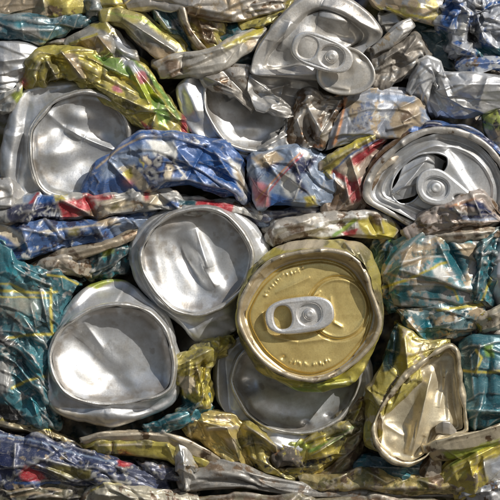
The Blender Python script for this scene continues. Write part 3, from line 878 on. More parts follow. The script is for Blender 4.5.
def pl23(v):
    u, w = v[:, 0] , -v[:, 1]
    return np.stack([436 + u * math.cos(a23) - w * math.sin(a23), 188 + u * math.sin(a23) + w * math.cos(a23), 17 + v[:, 2] - .05 * u], -1)
tb = curve_mesh('tab', [[(x * .93, -y * .9) for x, y in tl], sup(0, 0, 14.5, 12.5, 2.2), sup(27, -4, 9.5, 5.5, 2.0)], .5, 2.2, M_SIL, t23, pl23)
o = curve_mesh('rivet_plate', [sup(0, 0, 14, 12)], .3, .8, M_SIL, t23, lambda v: pl23(v) - [0, 0, 2]); o.parent = tb
prof = [(10, -2.2), (9, -.5), (7, -.6), (6.2, 1.2), (5.2, 3.2), (4, 3.9), (2, 3.6), (.05, 3.4)]
T = np.linspace(0, 2 * math.pi, 32, endpoint=False)
V = np.array([[(r * math.cos(t), r * math.sin(t), h) for t in T] for r, h in prof])
o = sheet('rivet', pl23(V.reshape(-1, 3)).reshape(V.shape), M_SIL, t23, None, True); o.parent = tb

# --- folded cream and gold can end, lower right
c36 = (420, 412)
t36 = thing('crushed_can', 'yellow can with its cream lid folded in two, wrinkled and speckled black', 'can', c36[0], c36[1], 20)
o, _ = can('', '''398,322,4 406,330,10 416,336,12 430,340,10 446,338,6
390,336,6 400,344,14 412,350,16 428,348,16 448,342,12
384,356,6 392,364,14 402,370,16 418,358,17 446,344,14
374,384,6 380,392,13 388,392,17 404,376,18 430,354,16
364,414,2 370,424,10 376,424,14 390,396,17 420,362,14
366,446,-2 374,452,4 382,452,10 384,420,10 420,380,8''', M_GOP, 'YEL', .9, '''p TED 2 380,330 398,322 402,345 392,370 382,372
n CRM 14 .58
l BRN 1.2 376,420 384,398 398,376
g CRM 425 346 18 6 .7''', 'r 404 334 408 372 2.5 6\nr 398 326 392 366 2.5 -5\nr 412 338 440 342 2 4', amp=2.4, size=15, parent=t36, name='body')
R = pts('456,349,22 451,345,23 444,347,23 434,353,24 424,359,25 412,368,26 402,377,26 392,390,26 382,404,26 375,418,26 372,430,26 375,443,26 382,453,26 392,461,25 404,465,24 415,464,22 426,458,19 434,448,16 440,438,14 454,434,12 467,430,10 466,412,12 463,392,14 460,370,18 459,355,21')
G = ring([off(R, c36, 0, -22), off(R, c36, 1.2, -8), off(R, c36, .8, -1.2), off(R, c36, -.8, 0), off(R, c36, -3.2, -.8), off(R, c36, -4.2, -5)], c36, step=.8)
G = dents(G, 'r 388 396 396 404 2.5 -3\nr 456 346 458 364 2 3\nr 404 376 412 384 2 2\nb 376 440 4 10 0 2')
G = crumple(G, 2.0, 15, 52, True)
rim36 = sheet('rim', G, M_CRM, t36, paint(G, (.46, .38, .24), .5, 'n BRN 10 .58\nn CRM 8 .58', .5, 52, True), True)
Rp = R.copy(); Rp[:, 2] = R[:, 2] * .8 - 6
G = ring([off(Rp, c36, -3.8, 2), off(Rp, c36, -6, -4), off(Rp, c36, -11, -7), sca(Rp, c36, .6, 7), sca(Rp, c36, .3, 8)], c36, step=.8, close=8)
G = dents(G, '''r 432 372 412 456 4 9
r 440 362 446 420 4 -6
r 452 356 458 420 4 4
r 400 396 424 372 3 3
b 398 424 14 18 20 -4
b 424 400 7 26 12 6
r 408 452 416 420 2 4
r 414 458 424 436 2 -4
r 428 446 436 432 2 4
b 392 440 10 8 -30 4
b 436 390 6 12 10 -4
r 384 424 404 436 2 2.5
b 412 384 8 6 -30 3
r 446 372 440 408 2 3''')
G = crumple(G, 1.0, 18, 53, True, soft=2)
lid36 = sheet('lid', G, M_CRM, t36, paint(G, PAL['CRM'], 0, 'n BLK 6 .80', 0, 53, True), True)
rim36.parent = lid36
o, _ = can('', '''424,446,10 436,440,18 452,437,20 470,433,20 488,428,18 506,421,16
426,450,12 438,446,20 454,442,22 472,438,22 490,432,20 506,426,18
430,456,6 442,453,14 458,450,16 474,446,16 490,440,16 506,432,14
434,462,-4 446,460,4 462,456,6 476,452,8 492,446,8 506,438,8''', M_CRM, 'CRM', .45, 'n BRN 9 .62\np LIM 2 440,452 470,448 500,438 500,448 450,460', 'r 436 442 506 424 2 3', amp=1.0, size=14, parent=t36, name='folded_lip')
o, _ = can('', '''438,424,11 443,421,14 450,422,14 455,428,10
436,428,12 443,427,17 450,428,17 456,432,11
437,434,10 443,435,14 450,436,14 456,437,9''', M_DUL, cov=0, amp=.3, size=14, pleat=0, parent=t36, name='tab_stub', back=8)
t32.location.y -= 9 * S; t37.location.y += 12 * S
# ================================================================ the cans: flattened walls
# --- top band
can('tan can flattened into the top left corner, yellow on its right half', '''-14,-10,-20 20,-10,-14 44,-9,-12 66,-9,-14 92,-9,-20
-14,2,-12 18,2,-7 41,0,-4 66,-1,-6 90,-1,-16
-14,10,-9 20,11,-5 43,8,-2 47,7,-8 66,7,-5 88,6,-15
-14,20,-14 20,20,-10 45,16,-9 62,15,-9 88,13,-18''', M_GOP, 'YEL', .9, 'p TAN 2 -20,-20 40,-20 44,6 46,20 -20,30\nn BRN 12 .6\ng CRM 46 8 3 8 .8', 'r 42 -4 46 14 2 4', amp=2.2, size=18)
can('small grey teal fold wedged between two yellow cans at the top edge', '''80,-8,-22 94,-10,-16 108,-8,-24
82,2,-16 94,0,-8 106,3,-18
84,10,-18 95,8,-8 104,10,-20
86,16,-24 96,17,-18 103,13,-26''', M_TEA, 'TED', .8, 'n GRY 9 .5', amp=2.4, size=10, back=16)
can('bright yellow can piece at the top edge above the grey leaf-shaped fold', '''100,-10,-20 114,-10,-14 132,-10,-20
102,0,-13 114,0,-8 134,-2,-16
104,9,-14 116,7,-10 132,5,-16
105,14,-22 118,12,-18 130,10,-22''', M_GOP, 'YEL', .9, 'n OLI 10 .6', amp=2.2, size=12, back=18)
can('dark teal can squeezed to a long flat roll under the tan corner can', '''-12,20,-14 18,18,-10 40,19,-10 60,17,-11 82,16,-14 102,17,-20
-12,26,-4 16,24,1 38,25,0 58,22,-3 80,19,-9 101,17.5,-18
-12,32,-2 16,32,4 38,33,2 58,29,-2 80,23,-9 100,19,-18
-12,36,-12 18,40,-3 40,42,-4 58,36,-8 80,26,-15 100,20,-22''', M_TEA, (.01, .10, .14), .92, 'p GRY 3 8,24 34,28 46,40 28,36\nn GRY 9 .62\ng AQU 19 25 4 5 .9\nn TED 14 .6', 'r 8 30 60 30 2.5 3', amp=2.2, size=15, stretch=(1.6, .7))
can('reddish brown sliver pressed under the dark teal roll', '''-12,38,-18 20,41,-14 44,42,-14 70,42,-18
-12,46,-14 18,45,-10 44,44,-10 72,44,-16
-12,52,-20 18,50,-15 44,48,-15 74,47,-20''', M_MIX, (.20, .06, .04), .9, 'n BLK 9 .55', amp=1.6, size=12, back=18)
can('grey and yellow can with a tan triangular flap beside the leaf-shaped fold', '''58,40,-16 76,31,-12 92,24,-10 104,22,-10 116,30,-12
60,43,-10 78,36,-5 94,31,-3 108,30,-2 122,36,-4
66,46,-10 82,40,0 98,36,2 112,37,2 130,46,-2
72,49,-10 88,46,-2 104,49,2 116,52,4 134,58,0
76,53,-18 92,55,-12 108,57,-8 120,60,-6 136,66,-10''', M_GOP, 'GRY', .75, '''p YEL 1.5 88,24 104,20 118,34 108,32 98,28
p TAN 1.5 72,44 96,34 112,42 110,56 90,50
l YEL 1.2 70,44 84,38 97,34
p PAL 2 114,36 124,40 134,56 120,58
l OLI 1.2 74,50 92,53 112,55''', 'r 96 34 113 55 2 6\nr 112 33 118 58 2 -5\nr 70 45 96 35 2 4', amp=2.2, size=14)
can('leaf-shaped can fold, yellow at the tip and worn grey along its ridge', '''102,12,-10 120,9,-6 145,16,-4 164,31,-4 186,52,-8
104,16,-5 122,14,1 144,24,4 164,38,4 186,54,-4
106,22,-6 124,22,2 142,34,6 160,46,6 184,55,-3
110,28,-16 126,30,-8 140,45,-4 156,58,-2 182,57,-12''', M_GOP, 'YEL', .9, '''p GRY 3 126,22 146,24 182,52 160,56 140,42
p TAN 2 130,38 150,44 176,54 150,62
n OLI 16 .62
l LIM 1.5 110,13 140,18 160,30''', 'r 122 17 176 52 2.5 7\nr 118 24 150 50 3 -4', amp=1.6, size=18)
can('crinkled grey and teal fold hanging between the leaf-shaped fold and the gold rim', '''146,0,-16 162,3,-14 182,8,-16
150,8,-10 166,12,-4 186,18,-10
156,18,-10 172,22,-2 190,30,-10
166,30,-12 180,36,-5 196,42,-12
180,50,-18 190,52,-14 200,54,-20''', M_TEA, 'TEA', .85, 'n GRY 8 .5\nl WHT 1.0 151,4 158,16 166,28\nn TED 10 .6', 'r 150 4 172 34 2 6\nr 166 8 190 46 2 -5', amp=3.0, size=11)
can('long silver tan can crossing the top edge beside the gold rim', '''126,-4,-14 150,-10,-8 190,-14,-4 230,-14,-4 268,-12,-10
128,4,-8 152,0,-2 190,-3,3 230,-2,4 266,0,-6
130,8,-8 156,4,-2 192,5,5 230,9,5 264,8,-4
134,12,-18 158,7,-10 192,14,-4 230,22,-4 262,15,-12''', M_DUL, 'TAN', .35, 'n TAN 18 .55\nl BRN 1.2 190,13 214,18 232,21', 'b 200 -2 30 6 5 3\nr 170 2 236 16 3 3\nr 150 0 188 6 2 -3', amp=1.5, size=24)
t6 = thing('crushed_can', 'gold can end seen edge on, curved tan rim around a rusty yellow hollow', 'can', 200, 32, 6)
can('', '''180,6,-10 196,8,-8 216,14,-10 226,22,-16
182,20,-10 198,20,-12 216,24,-10 226,32,-14
188,34,-10 202,34,-10 216,38,-8 226,42,-12
200,52,-12 208,50,-10 218,50,-12 224,48,-18''', M_GOP, 'YEL', .85, 'p BRN 3 196,18 214,22 216,44 204,44 198,32\nn TAN 7 .58', 'b 208 30 8 12 0 6\nr 198 18 206 44 2 5', amp=3, size=9, parent=t6, name='body')
can('', '''178,9,-6 180,20,-2 186,34,0 196,46,-2 203,53,-8
180,8,4 183,20,7 189,33,8 198,45,6 205,52,-2
183,9,5 187,21,7 192,32,8 200,43,6 206,51,-2
186,10,-6 189,21,-3 194,31,-3 202,42,-3 207,50,-8''', M_LIP, 'TAN', .4, 'n BRN 8 .6', amp=.8, size=12, parent=t6, name='rim', back=8)
can('tan grey can bent like a boomerang, yellow along its upper edge', '''157,60,-6 170,55,-2 183,54,-2 200,53,-2 220,48,-2 242,38,-4 263,28,-10
158,64,2 170,60,7 182,58,8 202,57,9 222,53,8 244,42,5 264,31,-4
160,69,2 170,68,7 181,67,6 202,65,9 224,60,8 246,48,4 264,35,-4
164,76,-10 174,77,-4 186,75,-3 204,72,-2 226,67,-3 248,54,-6 264,41,-14''', M_MIX, (.40, .37, .31), .6, 'p YEL 1.5 222,46 264,24 264,31 240,43 224,51\np BRN 2 162,60 178,60 184,72 170,80\nn TAN 14 .6', 'r 183 55 181 73 2 -5\nr 190 56 240 44 3 3\nr 186 70 226 62 2.5 2', amp=1.5, size=18)
can('dark teal sliver in shade under the boomerang-shaped can', '''214,60,-20 230,56,-18 248,46,-18 264,40,-22
216,70,-14 232,66,-10 248,58,-12 262,48,-18
216,78,-22 232,76,-18 248,70,-20 262,60,-26''', M_TEA, 'TED', .9, 'n TEA 10 .6', amp=2, size=10, back=16)
can('dark teal scrap beside the rusty gold hollow', '''216,20,-22 230,22,-16 250,22,-16 268,18,-22
218,30,-16 232,30,-11 250,28,-12 266,24,-18
220,40,-22 232,42,-16 248,36,-18 264,32,-24''', M_TEA, 'TED', .9, 'n TEA 8 .55', amp=2.4, size=10, back=16)
can('silver brown strip in the top edge left of the raised tab end', '''232,-8,-14 254,-8,-10 282,-8,-14
234,4,-8 256,2,-3 284,-2,-8
236,12,-8 258,9,-3 280,2,-8
238,18,-16 260,15,-12 282,8,-16''', M_DUL, 'TAN', .5, 'n BRN 8 .58', 'r 236 8 282 -1 2 3', amp=1.4, size=14, back=18)
can('narrow yellow olive strip tucked against the raised tab end', '''240,20,-12 256,16,-10 274,10,-12 290,2,-14
241,26,-5 258,21,-2 274,15,-4 288,8,-9
243,30,-12 258,27,-9 272,22,-12 286,13,-18''', M_GOP, 'YEL', .9, 'n OLI 9 .55\nn BLK 7 .68', amp=1.4, size=12, back=16)
can('dirty grey yellow can along the top edge right of the raised tab end', '''366,-10,-16 392,-10,-10 420,-10,-8 450,-10,-14
370,-2,-10 394,-2,-2 420,0,2 450,-2,-8
376,4,-9 398,5,-1 420,8,3 448,5,-8
384,9,-16 404,14,-10 422,18,-8 442,21,-16''', M_GOP, (.44, .38, .12), .85, 'n TAN 14 .5\nn GRY 9 .6\nl YEL 1.5 388,8 404,15 436,19', 'b 412 4 20 6 10 3', amp=1.6, size=18)
can('thin grey shard of can wall leaning on the raised tab end', '''372,46,6 384,36,8 398,26,8 409,20,4
375,49,11 388,40,13 402,30,12 411,25,6
376,54,6 392,46,7 403,38,6 411,31,2''', M_DUL, 'GRY', .2, 'n TAN 9 .6', amp=.8, size=14, back=10)
can('plain dark grey piece behind the thin shard', '''380,14,-16 396,12,-12 410,18,-16
384,24,-12 398,22,-8 410,28,-12
392,40,-20 402,38,-16 412,40,-22''', M_DUL, 'GRY', .5, '', amp=1.6, size=14, back=16)
can('ragged earthy wad of torn can wall matted with dirt', '''372,50,-4 388,44,-2 402,42,-4 414,34,-6 424,44,-12
374,60,2 390,56,6 404,52,4 418,46,2 428,54,-8
376,72,2 392,70,5 406,66,4 418,60,0 424,66,-8
376,86,-8 388,86,-6 400,80,-6 410,76,-8 418,76,-16''', M_DRT, (.2, .18, .155), .4, 'n GRY 7 .58', 'r 402 58 420 32 2.5 8\nr 380 62 400 50 3 6\nb 396 60 7 6 0 -6', amp=1.9, size=9, fine=.5, pleat=2)
can('dark teal can deep in the gap beside the crumpled blue and white can', '''400,24,-26 420,24,-22 444,26,-26
402,40,-22 422,40,-17 444,42,-20
410,54,-22 426,56,-18 446,58,-22
416,68,-28 430,70,-24 448,72,-30''', M_TEA, 'TED', .95, '', amp=3, size=12, back=16)
t13 = thing('crushed_can', 'blue and white can crumpled into hollows in the top right corner', 'can', 468, 32, 2)
can('', '''450,-10,-6 462,-8,0 478,-8,0 494,-10,-2 514,-10,-6
446,6,-2 456,6,4 466,4,3 484,6,2 512,2,0
440,20,-2 450,20,5 462,14,4 472,18,-3 490,16,5 512,16,4
438,30,-4 448,30,3 462,28,4 470,30,-8 488,30,6 512,32,6
442,36,-6 452,40,3 462,40,5 472,40,-7 486,44,3 512,46,3
446,46,-8 458,50,2 472,52,4 480,50,0 494,50,3 512,52,1
450,58,-14 462,57,-6 474,57,-5 484,58,-6 496,58,-5 512,60,-8''', M_BLU, (.34, .37, .43), .85, '''p BLU 2 450,-4 464,2 458,20 444,32 438,28
n NAV 9 .58
p WHT 2 458,16 470,14 464,40 456,34
p BLK 2.5 466,26 478,24 480,44 468,44
p TEA 2 476,48 514,46 514,58 476,58
n BLU 9 .55
p BLK 2 476,0 484,2 480,14 474,10
p TED 2 440,30 450,32 448,46 440,44''', 'r 457 12 448 32 2 5\nr 470 14 464 42 2 5\nr 446 42 476 54 2 4\nr 476 12 484 40 2 6\nr 466 6 490 14 2 -5', amp=2.8, size=11, fine=.3, pleat=2, parent=t13, name='body')  # black polygons paint the darkness of the hollows into the ink
can('', '''456,60,-6 474,58,-2 492,56,-2 514,58,-6
457,66,-2 476,65,4 492,63,4 514,64,0
460,73,-10 478,73,-6 494,70,-6 514,72,-10''', M_BLU, 'BLU', .9, 'n PAL 8 .5\nn BRN 9 .62', 'r 458 65 510 61 2 3', amp=1.6, size=11, parent=t13, name='rolled_edge', back=16)
t14 = thing('crushed_can', 'bare silver can pinched in the middle, lying below the crumpled blue corner can', 'can', 456, 92, 8)
can('', '''408,76,-4 418,64,0 428,57,0 440,62,-2 444,72,-2 470,74,0 514,77,-4
409,84,4 420,76,12 430,70,12 437,74,2 446,80,8 472,82,12 514,82,8
412,92,4 422,88,10 432,90,2 438,92,4 450,92,14 474,92,16 514,90,10
424,104,-4 432,106,0 440,108,0 446,106,6 458,107,8 476,104,8 514,100,2
438,118,-16 444,119,-12 450,120,-10 456,119,-8 466,117,-6 480,112,-8 514,106,-12''', M_SIL, 'GRY', 0, '', '''r 437 72 432 94 2 -6
r 434 62 438 76 2 4
r 440 76 452 108 3 6
r 450 84 512 84 3 3
b 470 96 16 7 -5 -5
r 488 76 478 108 3 4
b 446 92 8 8 0 -4''', amp=1.8, size=20, parent=t14, name='body')
can('small yellow green can end poking out at the edge beside the open-mouthed lid', '''486,112,-14 498,110,-8 514,112,-10
486,124,-8 500,122,0 514,124,-2
488,138,-10 502,136,-2 514,138,-4
490,152,-18 502,152,-12 514,152,-14''', M_GOP, 'LIM', .9, 'p TAN 2 484,128 514,132 514,156 486,156\nn BLK 8 .6', amp=2.4, size=11, back=20)

# --- second band
can('brownish grey wrinkled wall lying over the top of the tipped silver bottom', '''196,72,-2 212,68,2 230,66,2 248,66,0 262,74,-6
200,78,4 214,76,9 231,75,10 247,78,8 260,86,0
206,86,4 217,86,9 231,86,11 244,92,8 256,98,0
214,92,-4 224,94,2 234,97,4 242,104,2 250,110,-6''', M_DUL, (.30, .26, .21), .6, 'n BRN 9 .62', 'r 204 76 240 92 2 4\nr 222 70 250 100 2 -4\nr 212 86 236 94 2 3', amp=1.1, size=14, back=18, pleat=.5)
can('plain silver can wall bulging at the edge above the wide funnel collar', '''-14,44,-12 4,43,-8 18,44,-8 32,47,-10 44,54,-14
-14,54,-2 4,53,5 20,54,6 34,56,2 46,62,-8
-14,66,-2 4,66,6 18,68,4 30,72,-2 42,78,-10
-14,84,-8 2,84,0 12,88,-4 20,92,-8 28,94,-14
-14,104,-16 0,104,-10 8,108,-14 14,110,-18 20,110,-22''', M_SIL, 'GRY', 0, '', 'r -10 62 34 58 3 4\nb 12 76 10 6 30 -5\nr 4 74 28 66 2 3', amp=1.8, size=20)
can('tiny white and yellow shred with a red tip beside the funnel collar', '''-8,92,-6 6,92,0 18,90,2 24,80,-2
-8,100,-2 4,102,5 14,100,6 22,92,2
-8,112,-10 2,114,-4 10,112,-4 18,104,-6''', M_GOP, 'WHT', .85, 'p LIM 1.5 10,94 20,90 24,80 28,84 18,108\ng RED 23 82 3 4 1', amp=1.8, size=8, back=12)
can('yellow and green can with pink print, folded into a long diagonal over the silver bottom', '''22,84,-4 32,66,0 40,52,0 54,50,0 68,49,0 90,52,-2 116,60,-2 134,62,-4 146,68,-6
22,86,4 34,72,8 44,60,10 57,58,9 70,56,9 92,60,8 114,68,6 136,74,6 154,84,0
24,86,4 36,76,8 48,70,10 60,64,4 74,66,12 94,72,12 116,80,8 140,88,10 166,100,4
28,88,-2 40,80,4 50,78,6 64,74,2 80,78,8 98,86,12 120,94,14 146,104,14 178,118,6
36,90,-12 46,84,-6 56,80,-4 70,76,-2 88,84,2 106,98,6 128,110,10 152,124,10 186,134,2
44,90,-22 52,86,-16 60,82,-14 74,80,-12 92,90,-8 112,106,-4 136,122,0 156,136,0 192,142,-8''', M_GOP, 'YEL', .92, '''p GRN 1.2 92,54 118,58 136,72 132,78 110,72
p TAN 2 62,54 74,52 88,78 78,78
l GRN 2.2 132,60 150,76 166,98 180,120
p PAL 2 120,46 130,60 146,74 136,74 122,62
l GRN 1.6 104,58 128,76 138,82
p GRN 1.5 150,96 164,100 172,120 160,128 154,110
p LIM 2 134,74 150,84 154,100 140,98
p OLI 2 44,60 58,62 60,80 46,84
p RED 1.5 140,120 150,126 158,138 148,136
p RED 1.0 182,112 190,116 188,138 180,130
p PNK 1.2 112,86 120,84 122,92 114,93
p PNK 1.2 136,72 146,72 147,82 140,84
g RED 24 82 4 7 1
n OLI 13 .62
p BLK 1 138,60 144,66 156,88 150,84''', '''r 60 50 86 82 2.5 8
r 86 56 130 78 2 7
r 128 64 150 104 2 8
r 132 62 180 124 2 6
r 104 58 100 84 3 -5
r 150 96 176 112 2 -6
r 46 58 58 82 2 7
r 54 56 46 84 2 -6
r 96 86 150 110 2 5
r 160 100 152 126 2 6
r 172 116 190 136 2 -5''', amp=2.6, size=14, fine=.35)
t20 = thing('crushed_can', 'deep blue can flattened into a hump with outlined white numerals', 'can', 165, 168, 18)
o, G20 = can('', '''80,192,2 92,172,8 110,154,8 128,142,6 142,135,6 170,134,4 196,136,4 220,142,2 236,152,0 244,166,-4
84,194,8 98,174,15 116,160,17 134,150,17 150,144,17 174,144,16 198,146,15 218,152,12 234,162,8 246,178,0
90,198,9 106,184,17 124,172,19 140,164,20 156,158,21 178,158,20 198,160,17 216,166,16 236,174,10 248,188,0
96,200,5 112,192,13 130,184,16 148,178,18 164,174,19 184,174,18 202,178,16 222,182,13 240,188,6 250,196,-3
100,202,-6 118,198,2 136,192,6 152,188,8 170,186,10 190,186,9 206,190,8 226,194,6 242,198,0 252,203,-8''', M_BLU, (.02, .09, .29), .95, '''p LAV 5 100,168 120,152 150,140 176,140 166,156 140,164 116,176 102,180
n WHT 10 .70
p CRM 2 118,168 134,164 144,178 156,196 140,190 128,178
p YEL 1 122,174 130,168 134,176 128,182
p YEL 1 140,158 146,160 144,168
g PNK 128 182 6 4 .9
p BLU 3 196,148 218,150 238,176 244,198 206,190 180,184
l WHT 1.1 176,148 174,162 186,178
p WHT 2.5 228,158 240,164 250,184 246,196 238,186
p TAN 2 234,166 242,176 246,190 240,188
l TAN 1.0 96,168 120,148 144,136
p WHT 3 148,140 174,142 176,156 156,158
n NAV 17 .66
p NAV .7 141,155 147,154 154,163 150,167 142,161
p CRM .5 143,156 146.5,156 151.5,163 149.5,165 143.5,160
p NAV .7 151,160 158,153.5 163,157 163,165 157,170 151,166
p GRY .5 153,160.5 158,155.5 161.5,158 161,164 157,168 153,165
p NAV .5 157,158.5 159.5,158 159.5,161 157.5,161.5
p NAV .7 142,173 150,164.5 161,172 160,181 152,184
p GRY .5 144.5,173 150.5,167 158.5,172.8 158,179 152,181.5
p NAV .5 147,172 150,171.5 155,176 152,177.5
p NAV .7 161,174 166,162 174,163 177,169 171,181 164,182
p CRM .5 163.5,174.5 167.5,164.5 173,165.5 174.5,169 169.5,179 165,179.5
p NAV .4 165.5,168.5 167.5,168 167.5,170.5 165.5,171
p NAV .4 170,168.5 171.5,168 171.5,170 170,170.5''', '''r 172 142 206 186 2.5 4
r 206 146 184 184 2.5 -5
r 214 150 240 190 2.5 4
r 108 160 132 186 2.5 4
r 140 150 112 176 3 -3
r 150 174 190 166 2 3''', amp=2.4, size=17, parent=t20, name='body')
t19 = thing('crushed_can', 'faded grey blue can carrying small dark blue lettering and an orange stripe', 'can', 370, 120, 10)
o, G19 = can('', '''346,97,0 356,91,2 376,88,2 398,90,2 416,93,0 426,102,-4
344,104,6 354,98,11 374,94,12 396,97,12 412,101,10 426,112,2
338,114,8 350,110,15 370,106,16 390,108,15 408,112,12 428,120,4
332,128,8 346,126,14 364,121,16 384,120,14 404,122,12 428,126,2
328,142,4 342,138,8 360,133,10 380,129,10 402,131,8 424,134,0
326,151,-6 340,146,0 358,140,2 378,134,2 400,138,-2 420,142,-8''', M_MIX, (.30, .33, .40), .8, '''p TAN 2 398,104 420,96 432,118 418,140 398,142 390,122
n WHT 9 .64
l ORA 1.8 345,98 341,122 334,144
l LAV 3 370,96 396,98 412,100
w NAV 351 109 16 4.6 -10
w BLU 361 103 8 4.2 -8
w NAV 352 128 14 4.6 -22
w BLU 353 118 8 4 -10
w BLU 369 111 6 6 60
n TAN 8 .62
p LAV 2 420,108 432,110 430,124 422,122
p BRN 2 402,112 414,110 410,122 400,122''', '''r 346 98 332 148 1.6 3
r 398 108 420 98 2 4
r 402 122 424 112 2 4
r 396 104 376 132 3 -4
r 386 130 414 122 2.5 5''', amp=1.6, size=20, parent=t19, name='body')
can('crumpled grey can with a torn fluted edge left of the faded grey blue can', '''292,112,-4 302,98,0 310,94,2 326,97,0 346,96,-4
288,120,0 300,106,8 312,102,10 326,104,6 344,104,0
286,132,0 298,122,6 308,118,2 320,118,12 336,112,6
290,142,-2 302,136,4 312,136,0 320,136,8 330,128,6
304,150,-12 312,148,-8 318,148,-8 322,148,-6 326,140,-6''', M_DUL, 'TAN', .35, 'n BRN 12 .55\nn ORA 7 .7', '''r 302 104 310 96 2 6
r 306 104 322 134 3 7
r 342 98 318 138 1.6 6
r 336 104 316 140 1.6 -5
r 296 116 304 138 3 5''', amp=2.6, size=12)
can('torn silver shreds between the crumpled grey can and the tipped silver bottom', '''248,152,-10 262,144,-6 276,134,-6 288,122,-8
250,156,-2 264,150,4 280,142,4 292,132,0
254,160,-6 268,155,-2 284,152,-2 300,146,-6''', M_DUL, 'GRY', .1, 'n BLK 8 .6', 'r 250 155 288 134 1.6 4\nr 266 150 280 154 1.5 4', amp=2.4, size=8, back=16)
t21 = thing('crushed_can', 'pale lavender and navy can with a thin red line and faded slanted lettering', 'can', 288, 182, 14)
o, G21 = can('', '''250,160,0 256,154,4 268,149,4 284,147,4 298,145,2 312,152,0 329,156,-2
248,172,6 256,166,12 270,160,15 286,156,16 300,155,14 312,160,10 331,165,4
249,186,6 258,182,13 272,176,17 288,172,19 302,170,16 314,174,10 333,180,5
254,200,4 264,196,11 278,192,15 292,188,17 304,188,14 316,190,9 334,195,3
260,212,-6 270,210,0 284,207,4 298,206,4 308,206,2 318,206,0 332,205,-4''', M_BLU, (.17, .23, .33), .92, '''p NAV 2 296,158 318,156 312,168 300,176 310,196 296,190 290,172
p WHT 2.5 285,172 292,174 299,186 294,200 286,194 280,184
p NAV 2 262,160 276,154 280,166 268,172
p NAV 2 270,196 284,200 282,208 268,208
p WHT 2 298,150 306,150 312,158 306,160
p PNK 3 250,178 266,184 270,206 256,206
p TAN 3 250,158 276,150 284,160 262,168
l RED .7 303,154 280,178 260,202
w NAV 253 180 17 4.2 -48
w BLU 265 174 8 4 -46
l ORA .8 300,153 276,178 256,200
p YEL 1.5 304,198 316,196 318,206 306,207
n LAV 10 .58
p BLU 3 272,192 292,200 290,208 270,206''', '''r 290 150 302 180 2.5 5
r 302 178 292 204 2.5 4
r 312 154 300 180 2 -5
r 262 154 280 180 3 4
r 270 184 264 208 2.5 4
r 282 186 296 168 2 -3''', amp=2.6, size=15, parent=t21, name='body')
can('yellow and red striped can wrapped behind the open-mouthed lid', '''322,164,-2 334,156,2 350,145,2 366,136,0 384,124,-4
322,172,5 336,164,10 352,152,11 370,142,8 388,132,0
323,184,6 338,176,12 354,164,12 370,154,8 386,142,0
326,196,4 340,190,10 354,182,10 364,172,6 374,160,-2
324,210,-8 338,209,-2 352,206,-2 362,198,-4 368,186,-10''', M_MIX, (.33, .24, .18), .85, '''w BLK 330 196 18 4 -5
p YEL 1.5 322,158 352,140 388,122 390,130 352,151 334,168 328,182 322,184
p WHT 1.2 338,166 352,153 366,146 364,150 350,160
l BLU 1.0 334,170 350,155 384,136
p RED 2 352,158 372,144 386,136 384,144 362,162 352,170
l RED 2.4 334,172 346,180 356,192
l WHT 1.4 332,176 344,184
p RED 2.5 346,186 360,178 364,200 350,202
p BRN 3 328,186 346,190 348,206 328,208
l BRN 1.2 364,188 376,160 394,142
p CRM 2 344,168 358,164 360,176 348,178''', '''r 326 172 344 190 2 6
r 330 162 384 130 2 4
r 334 170 330 206 2 -5
r 350 156 362 196 2 5
r 344 176 350 204 2 4''', amp=2.4, size=12)
can('brown edged tan strip running up beside the open-mouthed lid', '''356,206,-2 362,190,-1 370,172,0 382,156,0 398,142,-2
360,208,5 366,194,7 374,177,8 386,160,8 402,146,4
364,210,-4 370,198,-2 378,182,-1 389,165,-2 404,150,-4''', M_MIX, 'TAN', .7, 'n BRN 8 .5', amp=1.2, size=12, back=12)
